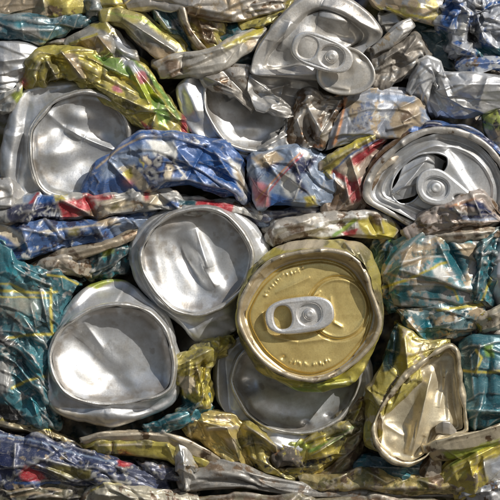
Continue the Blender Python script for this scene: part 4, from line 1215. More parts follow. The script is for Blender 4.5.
# --- middle band of thin strips
t25 = can('small dented silver grey dome at the edge under the funnel collar', '''-12,182,-2 0,178,2 10,178,2 20,184,-2
-12,188,6 0,185,12 12,186,12 24,192,4
-12,196,8 0,195,14 12,197,12 26,200,2
-12,206,-2 0,206,4 10,206,4 22,206,-4''', M_DUL, 'GRY', .1, 'n BRN 10 .6', 'b 4 194 8 7 0 -4\nb 14 192 5 6 0 2', amp=1.2, size=14)
t24 = thing('crushed_can', 'red, navy and white can squashed to a ribbon below the two upper left cans', 'can', 110, 206, 12)
o, G24 = can('', '''-12,212,-2 8,203,2 26,196,2 44,195,2 58,195,2 82,193,4 106,194,4 124,190,2 142,186,2 158,190,2 178,197,2 206,201,0 234,202,-2 260,210,-8
-12,216,6 10,207,10 28,202,12 44,200,12 60,200,14 82,199,13 106,198,14 124,196,10 142,193,12 158,196,11 178,201,11 206,204,8 234,205,5 260,213,-2
-12,219,6 10,214,12 28,210,14 44,209,12 60,209,15 80,208,12 104,206,14 122,205,10 140,203,12 158,204,11 178,206,10 206,207,8 234,208,5 260,216,-2
-12,223,-6 10,221,0 28,220,0 44,219,2 60,220,4 84,219,0 110,217,2 126,214,0 144,212,0 160,211,0 178,211,0 206,211,-2 234,213,-4 260,220,-12''', M_MIX, 'GRY', .85, '''p LAV 1.5 22,194 58,194 56,203 24,204
l RED 1.6 38,194 30,204
p BLU 1.5 38,196 56,196 54,204 36,204
p YEL 1 54,195 68,194 68,200 56,201
p WHT 1 62,196 70,196 68,201
p NAV 1.2 6,206 34,203 57,203 60,221 10,222
w WHT 15 212 8 5 -38
w WHT 25 216 11 7 -35
w PAL 37 214 9 6 -20
w WHT 46 206 7 7 20
w PAL 50 212 7 6 10
p RED 1.5 58,202 84,197 96,202 92,214 62,220
p RED 2 82,193 112,194 110,200 84,200
p BRN 3 76,212 100,208 110,216 86,220
p CRM 2.5 96,202 120,198 140,204 120,212 100,212
n BRN 7 .64
p OLI 2 112,202 118,200 120,208 112,210
p CRM 2 142,196 154,192 164,204 146,208
p RED 1.2 144,192 150,192 150,200 145,200
p BLU 2 168,200 180,202 178,208 166,206
p RED 1.5 196,199 220,202 234,205 232,212 196,210
p TED 1 178,200 196,200 196,206 180,206''', '''r 60 200 90 214 2 5
r 84 196 96 218 2 -5
r 100 206 138 196 2 5
r 112 214 130 196 2 -4
r 146 208 158 194 2 5
r 160 208 176 200 2 -3
r 4 214 56 209 3 2''', amp=1.7, size=10, parent=t24, name='body')
can('royal blue can flattened to a wedge beneath the red and navy ribbon', '''-12,214,-4 10,220,0 34,221,0 58,221,0 84,221,0 112,221,0 138,217,-2 154,218,-6
-12,222,4 10,226,9 34,228,10 58,228,10 84,226,10 110,225,10 134,221,8 152,220,0
-12,232,5 10,236,10 32,238,11 56,237,11 82,234,11 106,230,10 128,226,6 148,223,-2
-12,240,2 10,246,6 30,246,7 54,243,8 78,240,8 102,236,6 124,232,2 142,228,-6
-12,248,-8 10,258,-4 28,256,-2 52,248,0 76,245,0 100,243,-2 120,238,-6 138,234,-14''', M_BLU, (.02, .095, .29), .95, '''p CRM 2 -14,218 8,226 22,234 20,248 8,240 -4,232
l WHT 1.4 -10,216 10,228 24,240
p LAV 3 108,220 152,216 140,232 112,236
n NAV 9 .58
n WHT 8 .68
p OLI 2 68,228 80,228 78,236 66,236
l CRM .8 40,232 90,226 120,224
p TAN 2 100,216 118,220 110,226 96,224''', '''r 8 226 60 236 2 4
r 96 224 104 240 2 5
r 106 222 114 238 2 -4
r 20 228 30 254 2.5 4
r 60 226 70 246 2 -4''', amp=2.6, size=13, stretch=(1.4, .8))
can('thin tan strip curving under the royal blue wedge', '''30,266,-4 52,256,0 74,248,2 98,243,2 120,234,0 144,224,-6
32,269,2 54,260,8 76,252,10 99,247,10 122,238,6 146,228,-2
36,273,-8 58,265,-2 80,258,0 102,252,0 124,244,-4 148,233,-12''', M_LIP, 'TAN', .6, 'n BRN 9 .55', amp=1.2, size=14, back=14)
can('grey tan lump with curled ends above the teal can', '''30,268,-6 46,262,-2 62,258,0 80,258,-4 92,262,-10
34,271,0 48,268,8 64,264,10 80,265,4 92,268,-6
40,275,-10 52,275,-2 66,274,0 80,276,-6 90,278,-16''', M_MIX, 'TAN', .5, 'n BRN 8 .55\nn GRY 8 .6', 'r 50 272 58 260 2 4', amp=1.6, size=9, back=14)
can('shredded dark teal and green foil in the gap left of the central silver bottom', '''90,256,-14 104,248,-10 118,240,-10 134,236,-14
92,264,-6 106,258,-2 120,250,0 134,246,-8
88,272,-10 104,268,-4 118,262,-4 130,258,-10
82,282,-20 98,279,-14 114,274,-14 128,270,-20''', M_TEA, 'TED', .9, 'n AQU 7 .58\np LIM 2 104,244 116,240 112,254 102,256\nn WHT 6 .68', amp=3, size=8, back=16)
t26 = can('tan and silver roll with a green stripe and red dash above the gold lid', '''268,232,-8 276,222,-2 304,217,0 328,214,0 352,212,0 372,212,-2 384,214,-8
268,236,0 278,227,8 304,222,11 328,220,11 352,218,11 374,217,10 392,222,2
270,240,0 280,234,8 304,230,11 328,228,10 352,227,10 374,225,8 396,230,0
276,244,-8 288,241,-2 306,238,0 330,237,0 352,236,0 376,236,-2 394,240,-10''', M_MIX, (.48, .43, .36), .6, '''n WHT 12 .58
p BRN 2 286,226 304,224 306,234 290,236
l GRN 2.0 334,236 346,228 355,220
l LIM 1.2 344,228 354,221
p RED 1.2 342,232 352,229 360,230 356,236 344,236
p YEL 2 356,220 374,216 396,224 396,240 366,238
n BRN 9 .6
p BRN 1.5 372,212 384,216 380,226 370,222''', '''r 272 230 310 220 2 4
r 290 236 330 226 2.5 3
r 368 214 376 234 2 -5
r 380 218 384 234 2 4''', amp=1.8, size=14)
can('dark blue black strip in shade under the lavender can', '''226,208,-14 246,210,-10 266,212,-10 290,210,-12 330,210,-16
228,213,-8 248,216,-4 268,218,-4 292,216,-6 330,214,-10
230,220,-18 250,224,-14 268,226,-14 292,224,-16 330,222,-20''', M_BLU, 'NAV', .95, 'n LAV 9 .6', amp=1.6, size=12, back=16)
can('tan strip with dark blue stripes lying across the bottom of the open-mouthed lid', '''404,228,4 418,218,10 434,211,14 452,205,16 466,200,16 480,194,14 488,202,8 498,212,2
406,231,12 422,223,18 438,217,22 454,212,24 470,208,24 482,204,22 492,209,14 500,216,8
408,233,10 424,228,16 440,224,20 456,220,22 472,217,22 486,214,18 498,216,10 510,220,4
414,236,-2 430,234,6 446,231,10 460,228,12 476,226,12 490,224,8 502,224,0 512,226,-6''', M_MIX, (.38, .30, .26), .8, '''l NAV 1.8 450,208 462,216 478,217 494,216
l NAV 1.6 462,203 476,207 490,212
l WHT .9 454,210 464,214 482,214
l ORA 1.0 446,207 458,204 474,199
p NAV 1.2 474,200 484,202 490,214 478,216
n BRN 8 .58
l LAV 1.0 458,218 480,220 496,219''', '''r 454 206 462 218 2 5
r 474 198 482 218 2 5
r 466 202 470 220 2 -4
r 420 224 480 222 2 3''', amp=2.2, size=10)
can('plain tan ribbon lying under the blue striped strip', '''408,232,-2 430,228,4 456,226,6 480,225,6 508,228,2
408,236,4 432,233,11 458,232,13 482,231,12 508,233,8
412,242,-8 436,240,-2 460,239,0 484,238,-2 508,238,-6''', M_MIX, 'TAN', .65, 'n BRN 9 .55', 'r 430 236 500 231 2 3', amp=1.4, size=12, back=16)
# --- lower left
t28 = thing('crushed_can', 'bright teal can with thin yellow lines, crumpled down the lower left edge', 'can', 30, 335, 8)
o, G28 = can('', '''-14,240,-4 0,242,2 12,248,2 24,258,0 34,268,-2 58,272,-2 78,284,-8
-14,258,4 0,258,10 14,264,11 28,272,8 42,278,6 58,280,6 76,288,-2
-14,278,6 2,278,13 18,280,14 34,284,14 50,288,12 60,294,8 70,302,-4
-14,296,6 2,298,14 20,298,15 36,300,16 50,304,13 58,312,8 65,318,-4
-14,318,4 2,318,12 20,318,14 34,320,14 46,324,12 54,330,8 58,336,-4
-14,338,4 2,338,11 18,340,13 32,344,13 42,348,12 50,352,7 53,356,-4
-14,358,4 2,358,10 16,362,12 28,366,14 38,368,13 46,372,8 50,376,-4
-14,380,2 2,382,8 14,384,9 26,388,12 36,390,12 44,392,8 48,396,-4
-14,402,0 2,404,5 14,406,7 26,408,9 36,410,9 44,412,5 50,416,-6
-14,422,-8 2,424,-2 14,424,0 26,425,1 38,427,1 46,426,-2 56,426,-12''', M_TEA, (.006, .135, .175), .94, '''n TED 12 .56
g TAN 20 306 22 14 .6
n TAN 9 .66
n AQU 9 .64
w WHT 2 362 20 4 30
w AQU 16 312 20 5 2
l YEL .6 -12,297 20,297 50,298
l WHT .8 1.5,350 3.5,347.8 7,348.4 9.5,351 9,353.6 6,354.2 2.5,352.6 1.5,350
l YEL 1.2 -12,291 14,291 36,293 57,292
l YEL 1.2 51,288 51,310 52,334
l YEL 1.3 -12,340 14,337 32,335 54,334
l YEL 1.1 48,275 64,277 78,284
l YEL 1.3 12,388 26,381 40,377 50,376
l YEL .8 -12,285 10,284 24,290
p GRY 2.5 -14,356 8,362 14,384 0,396 -14,396
n GRY 7 .66
p BLK 2 -14,402 10,404 24,414 20,428 -14,428
p BLK 2 -14,326 4,334 20,346 8,346 -14,344
p AQU 2 24,352 40,366 44,380 30,372
p AQU 2 26,400 34,396 40,412 32,416''', '''r 28 276 52 286 2 5
r 30 300 36 328 2.5 5
r 8 284 32 302 2.5 -4
r 24 346 44 372 2.5 6
r 20 354 34 386 2.5 -4
r 30 396 38 416 2.5 6
r 12 262 44 276 2.5 4
r 4 310 30 332 3 3
r 26 330 38 356 2 -5
r 40 288 48 326 2 4''', amp=3.4, size=15, parent=t28, name='body')  # aqua polygons are highlights painted into the teal
can('light blue and navy scrap jammed into the edge over the teal can', '''-12,236,0 4,238,4 14,242,2 22,252,-4
-12,246,6 2,246,11 12,252,9 22,264,2
-12,258,-2 0,258,4 10,262,4 20,272,-6''', M_TEA, 'AQU', .85, 'n NAV 8 .5\nn WHT 7 .62\np BLU 2 10,238 22,248 26,268 18,266', 'r 2 242 18 268 2 4', amp=3, size=8, back=18)
can('olive brown band with a folded edge under the teal can', '''-12,418,-2 8,418,2 24,421,2 44,427,2 62,437,0 80,446,-4
-12,424,6 8,424,10 24,427,10 44,433,9 62,442,7 80,450,0
-12,432,-6 8,431,0 24,433,0 44,440,0 60,448,-2 78,455,-8''', M_GOP, (.22, .16, .05), .8, 'n BLK 9 .58\nl YEL .9 -12,420 20,421 50,431', 'r -10 423 60 440 2 3', amp=1.6, size=12, back=18)
t41 = thing('crushed_can', 'flat gold can on edge with a long pale seam, under the largest silver bottom', 'can', 150, 446, 12)
can('', '''80,438,-2 96,434,2 120,433,4 145,432,4 168,434,3 190,441,2 208,450,0 222,459,-8
82,441,7 98,438,12 120,436.5,13 145,435.5,13 167,437.5,12 188,444,10 206,453,8 221,461,-2
82,444,5 98,441,10 120,440,11 145,439,11 166,441,10 186,448,8 204,456,6 220,463,-4
84,447,-6 98,444,0 120,443,2 145,442,2 166,444,0 184,451,-2 202,459,-4 218,465,-12''', M_LIP, 'CRM', .35, 'n BRN 12 .62', amp=.8, size=18, parent=t41, name='seam', back=10)
can('', '''80,442,-6 98,442,0 120,441,2 145,440,2 168,443,2 188,452,0 204,460,-2 212,466,-8
82,446,0 98,447,8 120,446,9 146,446,10 168,448,9 186,457,6 200,464,3 210,468,-4
84,450,-2 98,451,6 120,450,8 146,451,8 168,453,7 182,462,4 196,468,0 206,470,-6
88,455,-12 100,456,-6 122,454,-4 146,455,-4 168,458,-6 180,468,-8 192,472,-10 202,474,-16''', M_GOP, 'YEL', .92, 'n OLI 12 .58\nl CRM 1 98,446 140,445\nl BRN .8 112,444 112,454', 'r 112 442 112 456 1.6 -4\nr 166 444 176 464 2 4', amp=1.6, size=14, parent=t41, name='body')
can('whitish bent tab of wall metal folded over the flat gold can', '''170,444,6 178,443,10 186,447,8 190,454,0
172,452,12 180,452,19 187,456,15 194,462,6
176,464,10 182,464,17 189,466,18 197,468,8
180,476,4 184,478,10 188,476,10 192,474,4
184,492,-6 186,491,0 188,490,0 191,486,-6''', M_DUL, 'WHT', .3, 'n TAN 9 .55', 'r 182 466 196 468 1.6 5\nr 183 450 184 486 1.6 4', amp=1.4, size=9, back=14)
t42 = can('shade-darkened blue can crushed flat along the lower left edge with a red patch', '''-14,430,-2 8,434,4 24,436,4 42,440,4 60,446,4 78,452,4 98,455,2 118,464,0 140,466,-2 158,470,-8
-14,440,8 8,442,14 24,444,15 42,448,15 58,453,15 76,457,14 96,460,12 116,467,9 140,470,6 160,474,-2
-14,452,10 6,454,16 22,456,17 40,458,16 58,460,16 76,464,14 96,468,13 116,473,10 140,476,6 162,479,-2
-14,464,8 6,466,14 20,470,15 40,468,13 58,470,14 78,472,12 98,476,12 118,479,8 140,481,4 162,483,-4
-14,478,2 8,480,7 24,482,8 44,478,6 60,480,6 80,480,4 100,482,4 120,484,2 142,486,0 164,488,-8
-14,488,-10 8,490,-6 26,490,-4 46,488,-6 62,488,-6 82,488,-8 102,488,-8 122,489,-10 144,491,-12 166,493,-18''', M_BLU, (.008, .022, .085), .95, '''l LAV .9 -14,434 20,439 50,446 76,455 116,464
p RED 1.6 18,476 24,466 36,472 46,480 34,484 22,482
p OLI 2.5 44,468 62,466 90,472 92,482 60,480
n TAN 9 .68
n GRY 7 .68
p NAV 3 -14,450 12,452 14,474 -14,480
l BLU 1.5 14,484 40,485 58,484
l WHT .8 96,480 130,484
p RED 1 116,462 132,464 130,468 118,467
n BLK 8 .66''', '''r 14 444 12 478 2 4
r 24 462 60 476 2 4
r 30 458 90 472 2 4
r 40 466 84 480 2 -4
r 100 464 150 478 2 3
r 70 456 98 466 2 3''', amp=2.6, size=14, stretch=(1.4, .8))  # blue ink darkened to stand in for shade the overhang does not cast
can('small crumpled navy scrap tucked right of the shade-darkened blue can', '''138,462,-10 152,464,-4 168,466,-4 180,470,-10
138,470,-2 152,472,5 168,474,5 182,477,-4
140,480,-10 154,482,-4 168,483,-4 184,484,-12''', M_BLU, 'NAV', .9, 'n GRY 7 .55\nn BRN 7 .6', amp=2.4, size=9, back=14)
can('dark curled strip with tan edges along the bottom left', '''-14,482,-6 10,484,-2 30,486,0 54,486,-2 86,488,-8
-14,490,4 10,492,8 30,492,9 54,492,8 84,494,0
-14,498,2 10,499,6 30,500,6 54,500,4 84,502,-2
-14,510,-8 10,512,-4 30,512,-4 54,512,-6 84,514,-12''', M_MIX, (.09, .08, .035), .9, 'n BLK 10 .5\nl TAN 1.2 -14,488 16,492 40,488 60,492\nl TAN 1 10,498 36,494 60,500', 'r 4 496 40 488 2 5\nr 20 502 60 492 2 4', amp=2.2, size=11)
can('pale yellowish grey can along the bottom edge right of the dark curled strip', '''84,502,-6 92,488,2 104,482,4 120,484,4 142,489,4 168,492,2 196,494,-4
86,506,2 96,494,11 110,490,13 126,491,13 146,495,12 170,498,10 196,500,2
92,512,0 104,502,8 118,500,10 134,501,10 152,504,8 174,507,6 196,508,0
98,518,-10 110,514,-6 124,514,-4 140,515,-6 158,516,-8 178,518,-10 196,518,-14''', M_MIX, (.42, .38, .26), .7, 'n WHT 8 .6\nl YEL 1 90,492 104,484 120,486\nn BRN 8 .6', 'r 96 496 150 500 2 4', amp=1.8, size=14)
# --- centre bottom
can('crinkled gold foil twist between the three silver bottoms', '''176,362,-4 186,354,2 198,347,4 214,341,4 232,336,-2
178,370,4 188,362,12 200,356,15 216,350,13 234,343,2
178,378,6 188,372,12 200,368,6 212,362,8 226,352,0
180,390,4 190,388,10 198,384,12 206,376,8 214,366,-2
186,402,0 194,402,8 202,398,10 208,388,6 212,378,-6
178,414,-8 188,414,-2 198,410,0 206,402,-2 212,392,-12''', M_GOP, 'YEL', .95, '''p CRM 1.5 178,376 194,378 196,392 186,396 180,386
p TEA 2 180,396 200,404 196,414 176,416
n OLI 8 .6
g BRN 196 372 4 6 .7''', '''r 178 366 214 348 2 5
r 190 360 188 394 2 6
r 196 364 206 400 2 6
r 204 360 200 396 2 -7
r 182 372 200 366 2 4''', amp=3.0, size=9, fine=.4)
can('thin teal foil curl under the largest silver bottom', '''146,424,-4 162,420,0 178,414,2 194,408,2 208,396,-4
148,428,3 164,424,8 180,418,10 196,413,9 211,400,0
148,433,-8 166,430,-2 182,425,0 198,419,-2 212,408,-10''', M_TEA, 'AQU', .9, 'n TEA 7 .45\nn WHT 6 .66', 'r 160 426 190 414 1.6 3', amp=1.8, size=8, back=12)
can('gold can wall folded like a pleat beneath the teal foil curl', '''174,420,-4 186,416,2 200,413,4 218,414,4 230,417,2 240,424,-2 252,434,-8
178,426,4 190,422,12 204,418,15 220,420,16 230,424,14 240,434,8 252,448,-2
188,433,4 198,431,11 210,430,13 220,430,14 230,436,15 240,450,8 250,464,-4
200,440,-4 210,442,2 220,446,4 228,452,6 236,458,6 244,466,2 252,474,-8
208,448,-14 218,454,-8 226,460,-6 234,468,-4 240,472,-4 246,478,-6 252,484,-16''', M_GOP, (.60, .45, .09), .85, '''l CRM 2.0 208,430 224,429 237,428
p TAN 2 214,416 232,418 230,424 214,422
n OLI 12 .6
p CRM 2 226,440 234,440 236,452 228,450''', '''r 188 420 226 428 2 5
r 226 426 240 462 2.5 6
r 206 430 236 428 2 4
r 214 432 234 456 2.5 -5
r 196 418 206 440 2 -4''', amp=2.0, size=14)
t39 = can('gold and green can crushed into an open cup at the bottom centre', '''238,420,-4 248,422,2 258,428,4 268,440,4 280,448,2 292,446,0 304,444,-2 322,438,-2 340,432,-2 356,426,-6
240,430,4 250,432,11 262,438,14 272,446,10 284,458,0 296,456,0 310,450,6 326,443,10 344,437,10 358,431,0
244,442,4 254,446,10 264,450,8 274,458,2 286,464,-4 298,462,2 312,456,10 328,449,12 346,442,8 358,438,0
250,456,2 258,460,8 268,464,8 278,470,4 290,472,4 302,470,6 316,464,10 332,456,8 346,450,4 354,446,-4
258,470,-4 268,474,0 278,477,2 288,480,2 298,479,2 310,476,2 322,470,2 334,463,0 344,458,-4 350,454,-12''', M_GOP, (.50, .40, .05), .93, '''l GRN 2.0 310,452 330,444 354,429
l CRM .9 322,449 340,437 356,430
p LIM 2 286,440 300,442 314,446 300,454 288,450
n OLI 13 .55
p BRN 3 270,452 292,456 298,468 284,472 270,464
l CRM 1.0 244,428 262,436 280,452
n BLK 8 .68''', '''r 242 424 280 450 2 6
r 250 432 258 466 2.5 -5
r 310 458 352 432 2 6
r 306 446 344 434 2 -5
r 270 470 312 468 2 4
b 284 462 12 9 10 -8''', amp=2.2, size=12)
can('earthy clump of shredded foil lodged inside the gold cup', '''274,450,0 282,446,4 290,448,4 298,452,0
274,458,6 282,455,11 290,456,12 300,460,6
278,468,0 286,466,6 294,466,6 304,468,0''', M_DRT, (.07,.05,.03), .9, 'n YEL 5 .58\nn ORA 5 .7', amp=1.3, size=8, fine=.6, pleat=1, back=12)
can('olive brown can leaning up towards the folded cream lid', '''340,418,-10 350,410,-6 362,402,-6 372,400,-10
338,434,-4 350,428,4 362,420,4 372,416,-6
334,450,-4 346,446,4 358,440,4 368,434,-6
326,464,-6 338,462,2 352,458,2 364,450,-8
316,480,-16 330,480,-10 346,476,-10 360,468,-18''', M_GOP, (.30, .22, .09), .85, 'n OLI 12 .5\nn BRN 9 .55\nl YEL 1.2 362,404 350,432 336,460', 'r 364 402 336 462 2 4\nr 352 412 330 470 2 -4', amp=2.2, size=13)
can('ragged gold scraps pressed in a row along the bottom', '''300,474,-6 322,478,-2 346,474,0 368,468,0 396,474,0 424,476,0 452,474,-4 476,478,-8
302,480,2 322,484,8 346,481,10 368,476,10 396,481,10 424,483,9 452,481,6 476,484,0
304,490,-8 324,492,-4 346,490,-2 368,488,-2 396,490,-2 424,491,-2 452,490,-4 476,492,-10''', M_GOP, (.46, .35, .09), .85, 'n OLI 9 .5\nn BRN 8 .58\nn CRM 9 .66', 'r 330 482 350 474 2 3\nr 364 470 390 486 2 3\nr 410 478 440 488 2 3', amp=1.7, size=15)
can('grey flattened can wall crossing the bottom with long creases painted dark', '''176,470,-10 196,465,-4 218,462,-2 238,463,-2 260,474,-2 284,480,-2 310,486,-2 340,487,-4 380,488,-6 420,488,-8 462,488,-14
178,478,-2 198,473,5 220,470,8 240,472,7 262,481,7 286,486,7 310,490,6 340,491,4 380,492,2 420,492,0 462,492,-6
182,486,0 202,482,7 222,480,9 242,481,9 264,488,9 288,491,8 312,494,7 342,494,5 382,495,3 420,495,2 462,495,-4
186,494,-8 206,491,-2 226,489,0 246,489,0 268,494,0 290,497,0 314,498,-2 344,498,-2 384,499,-4 420,499,-6 462,499,-12''', M_MIX, (.17, .16, .145), .8, 'n GRY 14 .60\nl BLK .7 190,480 230,478 262,488 320,492\nl BLK .6 200,486 250,486 300,494\nn BRN 12 .62', 'r 190 480 262 486 1.6 -3\nr 210 472 250 478 2 3\nr 230 470 320 490 1.6 2', amp=1.1, size=24, stretch=(1.8, .6), pleat=.6)  # thin black lines paint crease shadow into the colour
can('brownish yellow strip at the very bottom edge under the grey wall', '''196,500,-8 240,497,-4 280,500,-2 330,501,-2 390,501,-4 440,502,-8
196,506,0 240,504,6 280,506,8 330,507,8 390,507,6 440,508,0
196,520,-10 240,518,-6 280,520,-4 330,520,-4 390,520,-6 440,520,-10''', M_MIX, (.16, .13, .06), .85, 'n BRN 12 .5', amp=1.6, size=16)
# --- lower right
t33 = thing('crushed_can', 'tan and teal can with a broad flap and yellow lines, beside the gold lid', 'can', 438, 282, 12)
o, G33 = can('', '''394,240,-2 408,234,4 424,233,6 446,236,6 466,240,6 486,246,2 498,254,-6
390,250,5 404,246,13 424,244,16 446,246,16 466,250,14 484,254,10 500,262,0
386,266,6 400,264,14 420,262,18 444,262,18 464,264,14 482,266,12 496,272,0
386,282,6 398,282,13 418,280,17 442,280,18 462,280,15 478,282,12 490,288,0
389,294,2 398,296,8 418,297,12 440,296,13 458,294,12 476,292,9 490,296,-2
394,308,-8 402,309,-2 420,308,0 440,306,2 456,304,2 474,300,0 488,302,-10''', M_TEA, (.06, .19, .22), .88, '''n GRY 11 .54
n TAN 12 .60
n AQU 9 .64
p TAN 3 400,252 414,244 434,246 436,258 414,266 402,268
p WHT 2 412,292 430,290 436,282 416,284
p WHT 2 432,268 442,262 448,276 440,284
l YEL 1.3 374,290 392,285 414,277 438,265 474,253
l YEL 1.2 446,286 454,290 458,300
l TAN 1.2 388,274 420,282 450,284
w WHT 402 270 26 6 -14
w TEA 412 252 26 5 -6
l WHT .7 400,262 430,256 452,258
p TEA 2.5 396,292 406,288 412,300 400,304
p TEA 2.5 426,290 440,290 442,300 430,302
p TEA 3 444,240 462,246 470,262 462,280 448,266
p TED 2 446,238 460,248 466,268 458,262
p TAN 2 456,244 474,244 478,262 466,258''', '''r 392 286 410 246 2.5 4
r 446 240 466 282 2.5 -6
r 436 238 452 270 2.5 4
r 400 280 470 274 2.5 2
r 424 244 416 294 3 -2''', amp=1.8, size=20, parent=t33, name='body')
can('', '''394,306,-6 414,308,0 440,305,2 462,300,2 486,298,-4
400,314,2 416,316,10 440,313,13 462,310,11 484,308,0
408,326,2 420,328,8 438,326,10 458,322,8 480,318,-2
418,340,-4 426,342,0 438,338,2 452,332,2 474,326,-8
424,350,-14 430,350,-10 438,346,-8 448,340,-8 468,334,-18''', M_TEA, (.08, .21, .245), .86, '''n TAN 10 .54
n WHT 8 .64
l YEL 1.4 438,310 462,307 486,304
p TEA 2.5 420,320 432,318 432,338 422,338
n TED 9 .66''', 'r 402 314 428 344 2 5\nr 430 316 436 342 2 -4\nr 420 330 470 318 2 3', amp=2.2, size=12, parent=t33, name='folded_wall')
can('teal can edge twisted into a narrow crinkled column at the right', '''478,240,-2 488,234,6 500,232,8 514,234,4
472,256,2 484,254,14 494,250,12 508,250,4
468,274,4 480,272,16 490,270,16 500,268,6
466,288,4 476,288,15 488,288,14 498,288,2
464,300,-6 474,302,4 486,302,4 496,302,-8''', M_TEA, 'TEA', .92, 'n AQU 7 .55\nl YEL 1.1 482,300 487,288 492,276\nn TED 9 .6\nn WHT 6 .68', 'r 484 240 476 298 2.5 6\nr 492 244 486 298 2 -5', amp=3.2, size=9)
can('smooth pale lavender wall of a can at the right edge', '''504,232,-2 508,226,4 518,224,6
492,254,4 500,250,14 518,248,18
489,274,4 498,274,14 518,274,20
494,294,0 502,294,8 518,294,12
500,306,-10 508,308,-4 518,308,0''', M_SIL, (.58, .58, .64), .5, '', amp=.8, size=20)
can('dark teal scraps crushed between the gold lid and the tan flap', '''376,240,-14 388,236,-8 400,240,-10 406,248,-16
374,258,-8 384,254,0 394,254,0 400,260,-10
374,276,-8 382,274,0 390,274,2 396,282,-10
380,294,-8 386,294,-2 394,296,-2 402,300,-12
388,312,-18 392,312,-14 400,312,-14 408,314,-22''', M_TEA, 'TEA', .9, 'n TED 9 .5\nl YEL 1.6 370,290 388,286\nl GRN 1.4 390,240 402,246\nn TAN 8 .6', amp=3.0, size=9, back=16)
can('brown tan scrap with a cream fold in front of the smooth teal can', '''476,316,-4 486,310,4 500,304,6 514,300,4
478,322,2 490,318,10 502,314,12 514,310,10
480,332,-8 492,330,0 504,326,2 514,324,0''', M_MIX, 'CRM', .7, 'n BRN 8 .55\nn YEL 8 .62', 'r 478 322 510 306 2 4', amp=1.8, size=9, back=14)
t35 = can('smooth dark teal can with one yellow line in the lower right', '''462,346,-10 474,338,-4 490,338,-2 514,340,-4
462,356,-2 476,350,6 492,350,9 514,352,8
463,370,0 478,366,8 494,368,12 514,368,10
465,386,0 480,386,8 494,388,11 514,388,10
467,402,0 482,404,6 496,404,9 514,404,8
468,414,-4 482,416,4 496,414,6 514,412,4
470,424,-14 484,424,-8 498,422,-6 514,420,-8''', M_TEA, (.005, .11, .145), .96, '''l YEL 1.3 458,370 476,372 496,372 514,370
l YEL 1.2 476,350 482,358 478,366 476,372
p TED 3 462,340 476,344 474,366 464,366
p GRN 2 484,346 492,344 494,356 486,356
l AQU 1.6 466,410 490,412 514,410
n TED 16 .6''', '''r 464 410 510 412 2 4
r 480 344 476 376 2.5 5
r 490 352 486 404 3 -3
r 470 352 474 400 2.5 4''', amp=1.8, size=18)
can('glossy dark teal can lying under the folded cream lid', '''358,462,-8 372,456,-2 390,458,0 410,460,0 428,454,-6
356,470,0 372,466,7 390,468,9 412,468,8 434,464,0
360,478,0 376,476,7 394,477,8 414,476,6 436,474,-2
366,486,-10 380,486,-4 396,486,-4 414,486,-6 434,484,-12''', M_TEA, 'TED', .96, 'n TEA 9 .56\ng AQU 404 476 8 3 .7', 'r 370 468 424 470 2 3\nr 392 474 414 478 1.6 3', amp=2.4, size=11)  # soft aqua spot is a painted highlight on the ridge
can('grey tan curled strip at the end of the glossy dark teal can', '''428,452,-2 436,454,4 442,462,4
426,462,4 434,466,11 442,472,8
420,474,2 430,478,8 440,482,4
410,486,-8 424,490,-4 440,492,-8''', M_MIX, 'TAN', .5, 'n BRN 9 .5', 'r 434 456 424 482 2 4', amp=.8, size=14, back=16)
can('bright yellow can with triangular dents in the bottom right corner', '''440,474,-2 452,462,4 468,452,6 486,440,6 514,424,2
442,480,6 456,470,15 472,462,18 490,452,17 514,438,12
446,486,6 460,480,15 474,474,19 488,468,16 514,458,10
452,491,-2 464,489,6 478,486,8 492,482,6 514,476,2
458,498,-14 470,497,-8 482,496,-6 496,494,-8 514,490,-12''', M_GOP, (.66, .54, .06), .9, '''p GRY 3 482,462 514,452 514,482 490,484
p PAL 2 492,464 510,458 508,472 494,474
n TAN 10 .62
g BRN 462 482 5 3 .6
l LIM 2 452,466 480,450 510,434''', '''r 470 462 474 478 2 6
r 474 478 484 458 2 -6
r 452 470 500 446 2 4
r 484 458 488 482 2 4''', amp=1.8, size=13)
can('white and grey crumpled scrap in the far corner below the bright yellow can', '''466,492,-6 482,488,0 498,482,2 514,478,0
468,498,2 484,496,9 500,490,11 514,488,8
472,512,-6 488,510,0 502,508,2 514,506,0''', M_DUL, 'PAL', .5, 'n BRN 8 .6\nn LAV 7 .6', amp=2.2, size=9, back=16)


# ================================================================ what lies deeper in the bale
for o in list(C.objects):        # the lowest layers sit a little further back, under the overhang of the big ends
    if o.parent is None and 'label' in o and not o.children and o['origin'][2] < (250 - 430) * S: o.location.y += 12 * S
t41.location.y += 8 * S
def backing():
    xs, ys = np.meshgrid(np.linspace(-170, 670, 400), np.linspace(-90, 590, 330))
    G = np.stack([xs, ys, np.full(xs.shape, -46.0)], -1)
    G = crumple(G, 14, 34, 901, fine=.4)
    c = paint(G, PAL['BRN'], .6, 'n TED 26 .52\nn OLI 22 .6\nn NAV 24 .62\nn TAN 14 .66', .5, 900)  # dark colours stand in for the shade deep in the gaps
    o = sheet('crushed_metal', G, M_MIX, None, c); o['kind'] = 'stuff'
    o['label'] = 'deeper layers of crushed cans in the gaps of the bale'
backing()

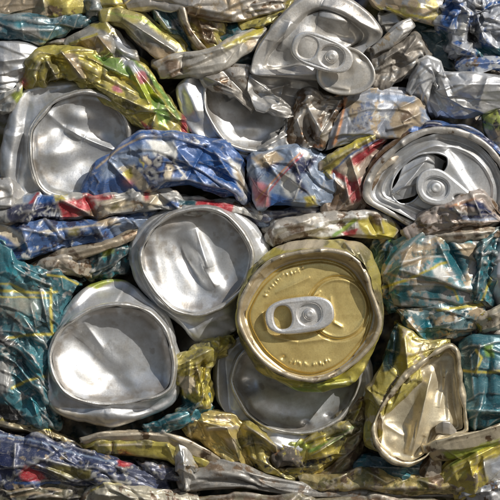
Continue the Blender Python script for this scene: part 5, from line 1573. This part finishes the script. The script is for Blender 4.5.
# ================================================================ ground, light, camera
def ground():
    me = bpy.data.meshes.new('ground'); s = 60
    me.from_pydata([(-s, -s, -.55), (s, -s, -.55), (s, s, -.55), (-s, s, -.55)], [], [(0, 1, 2, 3)])
    m = bpy.data.materials.new('dusty_concrete_ground'); m.use_nodes = True; nt = m.node_tree; b = nt.nodes['Principled BSDF']
    n = nt.nodes.new('ShaderNodeTexNoise'); n.inputs['Scale'].default_value = 3; n.inputs['Detail'].default_value = 8
    r = nt.nodes.new('ShaderNodeValToRGB'); r.color_ramp.elements[0].color = (.05, .046, .04, 1); r.color_ramp.elements[1].color = (.11, .10, .088, 1)
    tc = nt.nodes.new('ShaderNodeTexCoord'); nt.links.new(tc.outputs['Object'], n.inputs[0]); nt.links.new(n.outputs[0], r.inputs[0]); nt.links.new(r.outputs[0], b.inputs['Base Color']); b.inputs['Roughness'].default_value = .9
    me.materials.append(m); o = bpy.data.objects.new('ground', me); C.objects.link(o); o['kind'] = 'structure'
ground()
sc = bpy.context.scene
SUN = Vector((.62, -.56, .60)).normalized()      # towards the sun: high, in front of the bale, over the right shoulder
el = math.asin(SUN.z); az = math.atan2(SUN.x, SUN.y)
w = bpy.data.worlds.new('World'); sc.world = w; w.use_nodes = True
nt = w.node_tree; bg = nt.nodes['Background']
sky = nt.nodes.new('ShaderNodeTexSky'); sky.sky_type = 'NISHITA'; sky.sun_disc = False; sky.sun_elevation = el; sky.sun_rotation = az
sky.air_density = 1.0; sky.dust_density = 2.0; sky.ozone_density = 1.0
nt.links.new(sky.outputs[0], bg.inputs[0]); bg.inputs[1].default_value = .07
sd = bpy.data.lights.new('sun', 'SUN'); sd.energy = 4.8; sd.angle = math.radians(.5); sd.color = (1.0, .965, .90)
so = bpy.data.objects.new('sun', sd); C.objects.link(so); so.rotation_euler = SUN.to_track_quat('Z', 'Y').to_euler(); so.location = SUN * 5
cd = bpy.data.cameras.new('camera'); cam = bpy.data.objects.new('camera', cd); C.objects.link(cam)
cam.location = (0, -D, 0); cam.rotation_euler = (math.pi / 2, 0, 0)
cd.sensor_width = 36; cd.lens = 36 * D / (500 * S); cd.clip_start = .02; cd.clip_end = 200
sc.camera = cam
sc.render.resolution_x = sc.render.resolution_y = 1024
sc.view_settings.view_transform = 'Standard'; sc.view_settings.look = 'None'; sc.view_settings.exposure = -0.28; sc.view_settings.gamma = 1
sc.cycles.max_bounces = 8; sc.cycles.glossy_bounces = 5; sc.cycles.use_denoising = True
